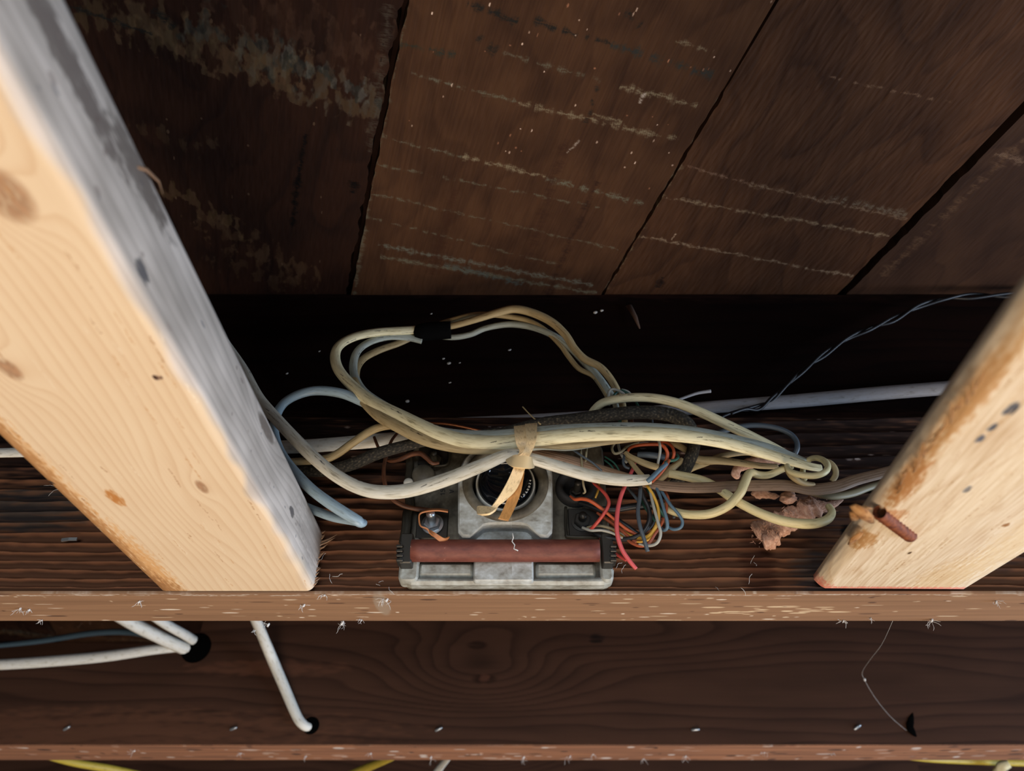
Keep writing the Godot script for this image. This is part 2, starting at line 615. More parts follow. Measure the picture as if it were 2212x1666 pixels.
	mat("shaded_dark_wood", rgb8(255, 255, 255), 0.85, tex(wood(900, 220, 0.9, 0.13, 60.0, 71, rgb8(26, 14, 11), rgb8(15, 8, 7), 0.8, [], [[0.35, 0.02, 0.5, 0.018, rgb8(46, 28, 23), 0.7]], 1.6, 0.2, 0.35)))  # near-black tone puts the shade of the upper joist face into the colour
	dull(M.shaded_dark_wood, 0.15)
	dull(M.dark_wood)
	mat("wall_plaster", rgb8(104, 100, 94), 0.9)
	mat("concrete", rgb8(104, 100, 96), 0.9)

# ---------------------------------------------------------------- room shell and boards overhead
func dull(m: StandardMaterial3D, s := 0.22) -> StandardMaterial3D:
	m.metallic_specular = s
	return m

func structure(called: String) -> Node3D:
	var o := Node3D.new()
	o.name = called
	add_child(o)
	o.set_meta("kind", "structure")
	return o

func slab(called: String, c: Vector3, s: Vector3, m: Material) -> void:
	var st := new_st(false)
	box(st, Vector3.ZERO, s)
	var o := put(done(st, m), called, self, c)
	o.set_meta("kind", "structure")

func plank_dir() -> Array:
	return [Vector2(cos(PHI), sin(PHI)), Vector2(sin(PHI), -cos(PHI))]

# pixel of the photograph -> pixel of a plank's texture (x along, y across)
func on_plank(px: float, py: float, a0: float, a1: float, w: int, h: int) -> Vector2:
	var q := on_y(px, py, YC)
	var pd := plank_dir()
	var g := Vector2(q.x, q.z)
	return Vector2((g.dot(pd[1]) - 0.10) / 0.40 * w, (g.dot(pd[0]) - a0) / (a1 - a0) * h)

func plank_lines(im: Image, a0: float, a1: float, list: Array) -> void:
	var k := 0
	for l in list:
		var a := on_plank(l[0], l[1], a0, a1, im.get_width(), im.get_height())
		var b := on_plank(l[2], l[3], a0, a1, im.get_width(), im.get_height())
		streak(im, a, b, l[4] * 1.5, l[5], l[6], 500 + int(a0 * 1000) + k * 13, l[7] - 0.06, 4.0)
		k += 1

func room() -> void:
	slab("floor", Vector3(0, -1.65, -0.25), Vector3(4.4, 0.2, 4.1), M.concrete)
	slab("wall_back", Vector3(0, -0.55, -2.25), Vector3(4.4, 2.2, 0.1), M.wall_plaster)
	slab("wall_front", Vector3(0, -0.55, 1.75), Vector3(4.4, 2.2, 0.1), M.wall_plaster)
	slab("wall_left", Vector3(-2.15, -0.55, -0.25), Vector3(0.1, 2.2, 3.9), M.wall_plaster)
	slab("wall_right", Vector3(2.15, -0.55, -0.25), Vector3(0.1, 2.2, 3.9), M.wall_plaster)
	var glow := mat("added_pane_glow", rgb8(200, 215, 235), 0.3)
	glow.emission_enabled = true
	glow.emission = rgb8(180, 205, 240)
	glow.emission_energy_multiplier = 0.8
	for wv in [[Vector3(2.06, -0.35, -0.15), Vector3(0.06, 0.9, 1.2), Vector3(0.01, 0.8, 1.1), Vector3(-0.03, 0, 0)], [Vector3(-0.2, -0.22, 1.66), Vector3(1.1, 0.7, 0.06), Vector3(1.0, 0.6, 0.01), Vector3(0, 0, -0.03)]]:
		var o := structure(numbered("window_1") if wv[1].x < 0.5 else "window_2")  # unseen window with a glowing pane, added to light the scene
		o.position = wv[0]
		var st := new_st(false)
		box(st, Vector3.ZERO, wv[1])
		put(done(st, M.white_cable), "window_frame", o)
		st = new_st(false)
		box(st, wv[3], wv[2])
		put(done(st, glow), "window_pane", o)
	var fill_panel := base("added_fill_panel", Vector3(0.12, -1.55, 0.12), "flat square unseen light panel added on the floor, facing up", "fill_panel")  # unseen panel added as the warm fill from below
	var st2 := new_st(false)
	box(st2, Vector3(0, 0.12, 0), Vector3(0.96, 0.24, 0.96))
	put(done(st2, M.dark_metal), "housing", fill_panel)
	var warm := mat("fill_panel_glow", rgb8(255, 235, 200), 0.4)
	warm.emission_enabled = true
	warm.emission = rgb8(255, 226, 190)
	warm.emission_energy_multiplier = 1.0
	st2 = new_st(false)
	box(st2, Vector3(0, 0.25, 0), Vector3(0.9, 0.02, 0.9))
	put(done(st2, warm), "diffuser", fill_panel)

	# boards overhead
	var ceil := structure("ceiling")
	var pd := plank_dir()
	var W := 1000
	var H := 440
	var edges := [[-0.1815, 0.0022], [0.0058, 0.1942], [0.1968, 0.3728], [0.3802, 0.562]]
	var ims := []
	ims.append(wood(W, H, 0.4, 0.184, 26.0, 81, rgb8(42, 25, 18), rgb8(27, 16, 13), 0.7, [], [], 2.5, 0.28, 0.45))
	ims.append(wood(W, H, 0.4, 0.188, 30.0, 82, rgb8(70, 47, 32), rgb8(48, 31, 22), 0.5, [], [], 2.0, 0.30, 0.4))
	ims.append(wood(W, H, 0.4, 0.176, 26.0, 83, rgb8(71, 47, 32), rgb8(48, 31, 22), 0.7, [], [], 2.6, 0.34, 0.4))
	ims.append(wood(W, H, 0.4, 0.182, 26.0, 84, rgb8(56, 39, 30), rgb8(40, 27, 22), 0.6, [], [], 2.5, 0.30, 0.4))
	var pale := rgb8(126, 116, 94)
	var cool := rgb8(98, 98, 84)
	var dark := rgb8(30, 30, 28)
	plank_lines(ims[1], 0.0058, 0.1943, [
		[889, 156, 1120, 220, 3.5, cool, 0.7, 0.35], [1120, 220, 1468, 301, 5.5, pale, 0.75, 0.3], [1280, 245, 1345, 262, 3.0, pale, 0.7, 0.3],
		[1075, 108, 1300, 172, 4.0, cool, 0.55, 0.42], [1340, 185, 1508, 226, 5.5, pale, 0.75, 0.25], [1460, 85, 1545, 108, 4.0, pale, 0.6, 0.4],
		[826, 294, 1000, 338, 3.5, cool, 0.6, 0.4], [1000, 336, 1180, 380, 6.0, pale, 0.8, 0.3], [1180, 385, 1391, 438, 6.0, cool, 0.8, 0.35],
		[817, 355, 1296, 447, 3.0, cool, 0.65, 0.42], [803, 416, 1337, 538, 3.0, cool, 0.6, 0.38], [790, 466, 1206, 570, 3.0, cool, 0.6, 0.42],
		[817, 527, 1282, 615, 6.5, rgb8(96, 100, 92), 0.8, 0.22], [822, 552, 1290, 632, 6.0, cool, 0.8, 0.2], [960, 570, 1130, 612, 8.0, rgb8(78, 86, 82), 0.8, 0.3],
		[1011, 5, 1120, 45, 5.0, dark, 0.9, 0.4], [1150, 42, 1320, 95, 5.0, dark, 0.85, 0.4], [1320, 95, 1540, 163, 7.0, rgb8(46, 48, 46), 0.9, 0.42],
		[860, 92, 985, 118, 5.0, rgb8(44, 48, 42), 0.8, 0.4], [1030, 80, 1075, 110, 7.0, dark, 0.6, 0.45], [1350, 25, 1385, 55, 6.0, dark, 0.7, 0.4],
		[880, 5, 800, 400, 4.0, rgb8(84, 82, 68), 0.6, 0.35], [800, 400, 764, 636, 5.0, rgb8(96, 94, 80), 0.7, 0.3], [1295, 170, 1265, 265, 3.0, dark, 0.6, 0.5],
		[1290, 390, 1180, 640, 7.0, rgb8(44, 28, 22), 0.6, 0.4], [1225, 300, 1130, 590, 9.0, rgb8(54, 34, 25), 0.55, 0.4], [985, 400, 930, 600, 10.0, rgb8(56, 34, 24), 0.5, 0.45],
		[1395, 200, 1380, 222, 2.5, rgb8(170, 160, 150), 0.8, 0.1], [1250, 300, 1225, 330, 2.5, rgb8(160, 150, 140), 0.7, 0.2]])
	for k in 90:
		var q := Vector2(60 + pow(rng.randf(), 1.4) * 400, rng.randf() * 440)
		blot(ims[1], q, Vector2(1.2 + rng.randf() * 2.4, 0.8 + rng.randf() * 0.8), rgb8(222, 196, 178) if k % 3 else rgb8(160, 110, 84), 0.5 + rng.randf() * 0.5)
	plank_lines(ims[2], 0.1970, 0.3728, [
		[1481, 357, 1620, 398, 3.0, rgb8(128, 104, 88), 0.6, 0.35], [1620, 398, 1960, 474, 4.5, rgb8(136, 118, 98), 0.6, 0.33], [1780, 425, 1960, 464, 7.0, rgb8(112, 104, 90), 0.6, 0.35], [1440, 427, 1922, 511, 4.5, rgb8(132, 116, 94), 0.75, 0.25],
		[1387, 511, 1844, 598, 4.0, rgb8(140, 124, 104), 0.75, 0.25], [1790, 165, 2055, 223, 2.5, rgb8(130, 106, 86), 0.6, 0.42],
		[1470, 350, 1300, 630, 7.0, rgb8(116, 106, 84), 0.75, 0.25], [1460, 505, 1450, 520, 3.0, rgb8(180, 160, 140), 0.9, 0.0], [1433, 600, 1420, 622, 7.0, rgb8(26, 18, 16), 0.9, 0.1]])
	for k in 240:
		var q := Vector2(40 + rng.randf() * 560, 8 + rng.randf() * 400)
		if rng.randf() < 0.3 + q.x / 500.0:
			continue
		streak(ims[2], q, q + Vector2(10 + rng.randf() * 26, rng.randf() * 8 - 4), 1.5 + rng.randf() * 2.2, rgb8(48, 30, 21), 0.5, 900 + k, 0.2, 1.5)
	var b0 := func(x0: float, y0: float, x1: float, y1: float, w: float, ca: Color, cb: Color, m: float, sd: int, thr: float) -> void:
		band(ims[0], on_plank(x0, y0, -0.1815, 0.0022, W, H), on_plank(x1, y1, -0.1815, 0.0022, W, H), w, [ca, cb], m, sd, thr)
	var taupe := rgb8(82, 68, 49)
	var dust := rgb8(98, 78, 56)
	var slate := rgb8(40, 44, 42)
	b0.call(150, 10, 420, 90, 40.0, rgb8(78, 66, 44), taupe, 0.7, 1, 0.1)
	b0.call(330, 50, 600, 150, 52.0, taupe, dust, 0.75, 2, 0.05)
	b0.call(440, 60, 640, 140, 46.0, slate, rgb8(70, 68, 60), 0.85, 3, 0.3)
	b0.call(560, 130, 840, 250, 46.0, rgb8(84, 78, 66), taupe, 0.75, 4, 0.05)
	b0.call(620, 120, 840, 230, 30.0, slate, rgb8(84, 86, 82), 0.8, 5, 0.25)
	b0.call(500, 20, 850, 130, 60.0, rgb8(58, 40, 30), rgb8(80, 60, 46), 0.5, 6, 0.1)
	b0.call(320, 290, 460, 320, 30.0, rgb8(70, 56, 38), taupe, 0.5, 7, 0.4)
	b0.call(370, 410, 520, 500, 26.0, rgb8(86, 72, 44), dust, 0.65, 8, 0.15)
	b0.call(450, 480, 640, 590, 46.0, rgb8(78, 58, 40), dust, 0.6, 9, 0.15)
	b0.call(480, 560, 640, 620, 40.0, rgb8(70, 54, 40), rgb8(84, 66, 48), 0.55, 10, 0.2)
	plank_lines(ims[0], -0.1815, 0.0022, [[150, 12, 330, 75, 4.0, dark, 0.9, 0.1], [330, 20, 380, 60, 9.0, dark, 0.8, 0.3],
		[660, 290, 642, 400, 3.5, rgb8(12, 8, 8), 1.0, 0.0], [645, 380, 630, 495, 5.0, rgb8(10, 7, 7), 1.0, -0.2], [765, 392, 763, 418, 10.0, rgb8(12, 8, 8), 1.0, -0.3], [840, 10, 800, 330, 9.0, rgb8(70, 66, 58), 0.5, 0.3]])
	for k in 70:
		blot(ims[0], Vector2(rng.randf() * 900, rng.randf() * 440), Vector2(1.5 + rng.randf() * 3, 1 + rng.randf() * 1.2), rgb8(104, 86, 68) if k % 2 else rgb8(26, 19, 16), 0.6)
	plank_lines(ims[3], 0.3795, 0.562, [[2212, 300, 1900, 600, 12.0, rgb8(96, 74, 56), 0.5, 0.4], [2150, 330, 2212, 350, 8.0, rgb8(120, 100, 84), 0.5, 0.3]])
	var hm := Image.create_from_data(500, 220, false, Image.FORMAT_L8, field(500, 220, 22.0, 5.0, 88, 3))
	var ht := tex(hm)
	var mats := []
	for k in 4:
		var m := mat("board_%d" % k, Color.WHITE, 0.78, tex(ims[k]))
		dull(m)
		relief(m, ht, 0.06 if k == 2 else 0.03)
		mats.append(m)
	var rect := PackedVector2Array([Vector2(-2.1, -2.2), Vector2(2.1, -2.2), Vector2(2.1, 1.7), Vector2(-2.1, 1.7)])
	var all := []
	for k in 4:
		all.append([edges[k][0], edges[k][1], k, [0.0, -0.001, 0.0, 0.0][k]])
	for k in 13:
		all.append([0.565 + 0.186 * k, 0.565 + 0.186 * k + 0.183, (k * 3 + 2) % 4, 0.002 * (k % 3)])
		all.append([-0.3675 - 0.186 * k, -0.3675 - 0.186 * k + 0.183, (k * 3 + 1) % 4, 0.002 * (k % 2)])
	for q in all:
		var n := FastNoiseLite.new()
		n.seed = int(q[0] * 900)
		n.frequency = 60.0
		n.fractal_octaves = 3
		var ring := PackedVector2Array()
		for side in 2:
			var ss := []
			var s := -2.2
			while s < 3.0:
				ss.append(s)
				s += 0.003 if s > 0.14 and s < 0.48 and absf(q[0]) < 0.6 else 0.12
			if side == 1:
				ss.reverse()
			for v in ss:
				var jag := n.get_noise_2d(v, side * 7.0) * (0.0030 if side == 1 and absf(q[1] - 0.0022) < 0.001 else 0.0013)
				var a: float = (q[0] + jag) if side == 0 else (q[1] + jag)
				ring.append(pd[0] * a + pd[1] * v)
		for poly in Geometry2D.intersect_polygons(ring, rect):
			var st := new_st(false)
			var y0: float = YC + q[3]
			var y1: float = YC + 0.024
			var idx := Geometry2D.triangulate_polygon(poly)
			var uv := func(p: Vector2) -> Vector2: return Vector2((p.dot(pd[1]) - 0.10) / 0.40, (p.dot(pd[0]) - q[0]) / (q[1] - q[0]))
			for i in range(0, idx.size(), 3):
				var t := [poly[idx[i]], poly[idx[i + 1]], poly[idx[i + 2]]]
				if (t[1] - t[0]).cross(t[2] - t[0]) < 0.0:
					t.reverse()
				tri(st, Vector3(t[0].x, y0, t[0].y), Vector3(t[1].x, y0, t[1].y), Vector3(t[2].x, y0, t[2].y), uv.call(t[0]), uv.call(t[1]), uv.call(t[2]))
			var np: int = poly.size()
			var flip := area2(poly) < 0.0
			for i in np:
				var a: Vector2 = poly[i]
				var b: Vector2 = poly[(i + 1) % np]
				if flip:
					var c := a
					a = b
					b = c
				quad(st, Vector3(a.x, y0, a.y), Vector3(a.x, y1, a.y), Vector3(b.x, y1, b.y), Vector3(b.x, y0, b.y), uv.call(a), uv.call(a), uv.call(b), uv.call(b))
			put(done(st, mats[q[2]]), "plank", ceil)
	var sub := new_st(false)
	box(sub, Vector3(0, YC + 0.049, -0.25), Vector3(4.4, 0.05, 4.1))
	put(done(sub, M.dark_wood), "subfloor", ceil)
	# next joist of the row, unseen, added behind camera to shade the upper face
	var behind := new_st(false)
	box(behind, Vector3(0, (YB + YC) * 0.5, ZF + 0.4515 + 0.024), Vector3(4.18, YC - YB - 0.002, 0.048))
	put(done(behind, M.shaded_dark_wood), "joist", ceil)

# ---------------------------------------------------------------- joists
func ridge(x: float, y: float, n: FastNoiseLite) -> float:
	var s := (y - YB) + 0.0012 - x * 0.012 * clampf((y - YB) * 14.0, 0.0, 1.2) + n.get_noise_2d(x * 9.0, y * 40.0) * 0.0016
	s += 0.0035 * exp(-pow((x - 0.08) / 0.10, 2.0)) * clampf((y - YB - 0.03) * 20.0, 0.0, 1.0)
	var f := 21.0 * log(1.0 + 9.7 * maxf(s, -0.002)) 
	var t := f - floorf(f)
	var g := 4.0 * t * (1.0 - t)
	var deep := 0.0044 + 0.0012 * n.get_noise_2d(x * 5.0, floorf(f) * 31.0)
	deep *= clampf(1.25 - (y - YB) * 7.0, 0.35, 1.0)
	return -deep * pow(g, 0.75) + n.get_noise_2d(x * 120.0, y * 300.0) * 0.00012

func joists() -> void:
	# near joist: dark upper face set back, ridged lower face, pale brown underside
	var j := base("floor_joist", Vector3(0, 0, 0), "near dark wooden joist with a ridged rough lower face that carries the old porcelain block", "joist")
	var X := 2.09
	var sec := [Vector3(-X, YB, ZF - 0.048), Vector3(-X, YB, ZF - 0.004), Vector3(-X, 0.277, ZF - 0.004), Vector3(-X, 0.277, ZF - 0.015), Vector3(-X, YC - 0.001, ZF - 0.015), Vector3(-X, YC - 0.001, ZF - 0.048)]
	var st := new_st(false)
	var ux := Vector3(2 * X, 0, 0)
	for i in [2, 3, 4, 5]:
		var a: Vector3 = sec[i]
		var b: Vector3 = sec[(i + 1) % 6]
		quad(st, a, a + ux, b + ux, b, Vector2(0, a.y * 7.7), Vector2(4.6, a.y * 7.7), Vector2(4.6, b.y * 7.7), Vector2(0, b.y * 7.7))
	for e in 2:
		var o := ux * e
		quad(st, sec[0] + o, sec[1] + o, sec[2] + o, Vector3(-X, 0.277, ZF - 0.048) + o)
		quad(st, Vector3(-X, 0.277, ZF - 0.048) + o, sec[3] + o, sec[4] + o, sec[5] + o)
	put(done(st, M.shaded_dark_wood), "body", j)

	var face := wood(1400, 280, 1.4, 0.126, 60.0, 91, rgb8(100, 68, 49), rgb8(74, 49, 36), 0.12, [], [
		[0.30, 0.03, 0.9, 0.05, rgb8(100, 66, 48), 0.5], [1.1, 0.09, 0.35, 0.09, rgb8(44, 36, 36), 0.9], [0.72, 0.100, 0.5, 0.055, rgb8(34, 22, 18), 0.95], [0.33, 0.105, 0.5, 0.045, rgb8(34, 23, 20), 0.95],  # broad dark entries above and right paint shade into the wood colour
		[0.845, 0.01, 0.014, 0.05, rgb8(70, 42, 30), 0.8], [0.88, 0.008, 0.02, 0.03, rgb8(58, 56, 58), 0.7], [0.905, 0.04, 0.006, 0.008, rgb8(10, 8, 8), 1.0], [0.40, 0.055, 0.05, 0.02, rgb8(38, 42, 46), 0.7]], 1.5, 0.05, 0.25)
	for k in 90:
		var q := Vector2(350 + rng.randf() * 700, 200 + rng.randf() * 78)
		blot(face, q, Vector2(1 + rng.randf() * 2.5, 0.7 + rng.randf()), rgb8(190, 176, 168), 0.35 + rng.randf() * 0.4)
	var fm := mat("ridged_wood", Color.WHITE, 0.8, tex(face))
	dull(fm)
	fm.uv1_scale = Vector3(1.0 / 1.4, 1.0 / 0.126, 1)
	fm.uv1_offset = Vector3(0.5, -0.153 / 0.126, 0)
	var n := FastNoiseLite.new()
	n.seed = 12
	n.frequency = 1.0
	n.fractal_octaves = 3
	st = new_st(true)
	for part in [[-X, -0.46, 60], [-0.46, 0.46, 330], [0.46, X, 60]]:
		var nx: int = part[2]
		var ny := 210
		var prev := []
		for xi in nx + 1:
			var x := lerpf(part[0], part[1], float(xi) / nx)
			var col := []
			for yi in ny + 1:
				var y := lerpf(YB, 0.277, float(yi) / ny)
				var z := ZF + ridge(x, y, n)
				col.append(Vector3(x, y, z))
			if xi > 0:
				for yi in ny:
					quad(st, prev[yi], col[yi], col[yi + 1], prev[yi + 1], Vector2(prev[yi].x, prev[yi].y), Vector2(col[yi].x, col[yi].y), Vector2(col[yi + 1].x, col[yi + 1].y), Vector2(prev[yi + 1].x, prev[yi + 1].y))
				quad(st, prev[ny], col[ny], Vector3(col[ny].x, 0.277, ZF - 0.006), Vector3(prev[ny].x, 0.277, ZF - 0.006), Vector2(0, 0.27), Vector2(0, 0.27), Vector2(0, 0.27), Vector2(0, 0.27))
			prev = col
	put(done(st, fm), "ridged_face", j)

	var under := wood(1500, 96, 1.5, 0.05, 90.0, 95, rgb8(148, 112, 82), rgb8(116, 85, 61), 0.35, [], [], 1.6, 0.2, 0.25)
	for k in 330:
		var q := Vector2(rng.randf() * 1500, pow(rng.randf(), 1.0) * 96)
		var big := rng.randf()
		var m := 0.35 + 0.6 * rng.randf()
		if q.x > 780 and q.x < 1010:
			m = minf(1.0, m * 1.3)
		blot(under, q, Vector2(1 + big * big * 7, 0.8 + rng.randf() * 1.8), [rgb8(232, 222, 208), rgb8(206, 186, 158), rgb8(90, 62, 44)][k % 3], m)
	for k in 60:
		var q := Vector2(380 + rng.randf() * 720, 88 + rng.randf() * 8)
		streak(under, q, q + Vector2(14 + rng.randf() * 30, 0), 2.0, rgb8(206, 198, 190), 0.7, 40 + k, 0.3, 2.0)
	for k in 26:
		var q := Vector2(860 + rng.randf() * 90, 24 + rng.randf() * 30)
		blot(under, q, Vector2(2 + rng.randf() * 6, 1 + rng.randf() * 2), rgb8(226, 204, 170), 0.8)
	blot(under, Vector2(672, 60), Vector2(5, 44), rgb8(168, 160, 148), 0.5)
	var um := mat("underside_wood", Color.WHITE, 0.8, tex(under))
	st = new_st(false)
	var z0 := ZF - 0.048
	var z1 := ZF - 0.0006
	# u spans 1.5 m about the middle, v runs from the back edge to the front edge
	quad(st, Vector3(-X, YB - 0.0004, z0), Vector3(X, YB - 0.0004, z0), Vector3(X, YB - 0.0004, z1), Vector3(-X, YB - 0.0004, z1), Vector2(-X / 1.5 + 0.5, 0), Vector2(X / 1.5 + 0.5, 0), Vector2(X / 1.5 + 0.5, 1), Vector2(-X / 1.5 + 0.5, 1))
	quad(st, Vector3(-X, YB - 0.0004, z1), Vector3(X, YB - 0.0004, z1), Vector3(X, YB + 0.001, z1), Vector3(-X, YB + 0.001, z1), Vector2(-X / 1.5 + 0.5, 1), Vector2(X / 1.5 + 0.5, 1), Vector2(X / 1.5 + 0.5, 1), Vector2(-X / 1.5 + 0.5, 1))
	quad(st, Vector3(-X, YB + 0.001, z0), Vector3(X, YB + 0.001, z0), Vector3(X, YB - 0.0004, z0), Vector3(-X, YB - 0.0004, z0))
	put(done(st, um), "underside", j)

	# second joist, with a slanting notch at its left that cables come through
	var j2 := base("floor_joist", Vector3.ZERO, "second joist, behind the near one, dark smooth face with a big knot and a notch", "joist")
	var z2 := -0.866
	var knot := at(1045, 1468, z2)
	var knot2 := at(1030, 1395, z2)
	var kx := knot.x + 0.65
	var ky := knot.y - 0.15
	var w2 := wood(1300, 180, 1.3, 0.18, 62.0, 97, rgb8(66, 44, 33), rgb8(42, 27, 20), 0.85, [[kx, ky, 4.5, 0.09, 0.035, 0.008], [knot2.x + 0.65, knot2.y - 0.15, 3.0, 0.07, 0.03, 0.007], [kx + 0.17, ky + 0.05, 2.5, 0.12, 0.03, 0.0], [0.95, 0.05, 1.5, 0.3, 0.02, 0.0]], [[kx, ky, 0.009, 0.007, rgb8(84, 54, 41), 0.8], [kx + 0.13, ky + 0.045, 0.012, 0.008, rgb8(26, 18, 15), 0.9], [0.2, 0.02, 0.4, 0.03, rgb8(98, 64, 46), 0.5], [0.37, 0.085, 0.12, 0.012, rgb8(96, 62, 46), 0.6]], 2.0, 0.10, 0.2)
	var m2 := mat("knotty_wood", Color.WHITE, 0.75, tex(w2))
	dull(m2)
	m2.uv1_scale = Vector3(1.0 / 1.3, 1.0 / 0.18, 1)
	m2.uv1_offset = Vector3(0.5, -0.15 / 0.18, 0)
	var na := at(0, 1441, z2)
	var nb := at(345, 1411, z2)
	var nc := at(425, 1398, z2)
	var poly := PackedVector2Array([Vector2(-X, YB), Vector2(X, YB), Vector2(X, YC - 0.001), Vector2(nc.x, YC - 0.001), Vector2(nc.x, nc.y), Vector2(nb.x, nb.y), Vector2(na.x, na.y), Vector2(-0.9, na.y - 0.01), Vector2(-0.92, YC - 0.001), Vector2(-X, YC - 0.001)])
	put(done(extrude(poly, z2 - 0.082, z2), m2), "body", j2)
	var u2 := wood(1200, 64, 1.6, 0.085, 70.0, 98, rgb8(168, 116, 84), rgb8(112, 76, 58), 0.5, [], [], 1.5, 0.3, 0.4)
	for k in 260:
		blot(u2, Vector2(rng.randf() * 1200, rng.randf() * 64), Vector2(1 + rng.randf() * 7, 1 + rng.randf() * 4), [rgb8(236, 228, 224), rgb8(206, 170, 150), rgb8(80, 54, 42)][k % 3], 0.35 + rng.randf() * 0.6)
	var um2 := mat("dusty_underside", Color.WHITE, 0.85, tex(u2))
	st = new_st(false)
	quad(st, Vector3(-X, YB - 0.0004, z2 - 0.082), Vector3(X, YB - 0.0004, z2 - 0.082), Vector3(X, YB - 0.0004, z2 - 0.0006), Vector3(-X, YB - 0.0004, z2 - 0.0006), Vector2(-X / 1.6 + 0.5, 0), Vector2(X / 1.6 + 0.5, 0), Vector2(X / 1.6 + 0.5, 1), Vector2(-X / 1.6 + 0.5, 1))
	quad(st, Vector3(-X, YB - 0.0004, z2 - 0.0006), Vector3(X, YB - 0.0004, z2 - 0.0006), Vector3(X, YB + 0.001, z2 + 0.0002), Vector3(-X, YB + 0.001, z2 + 0.0002), Vector2(-X / 1.6 + 0.5, 1), Vector2(X / 1.6 + 0.5, 1), Vector2(X / 1.6 + 0.5, 1), Vector2(-X / 1.6 + 0.5, 1))
	put(done(st, um2), "underside", j2)

	var j3 := base("floor_joist", Vector3.ZERO, "third joist, only a dark sliver showing along the bottom edge of the view", "joist")
	st = extrude(PackedVector2Array([Vector2(-X, YB), Vector2(X, YB), Vector2(X, YC - 0.001), Vector2(-X, YC - 0.001)]), -1.37, -1.3175)
	put(done(st, m2), "body", j3)

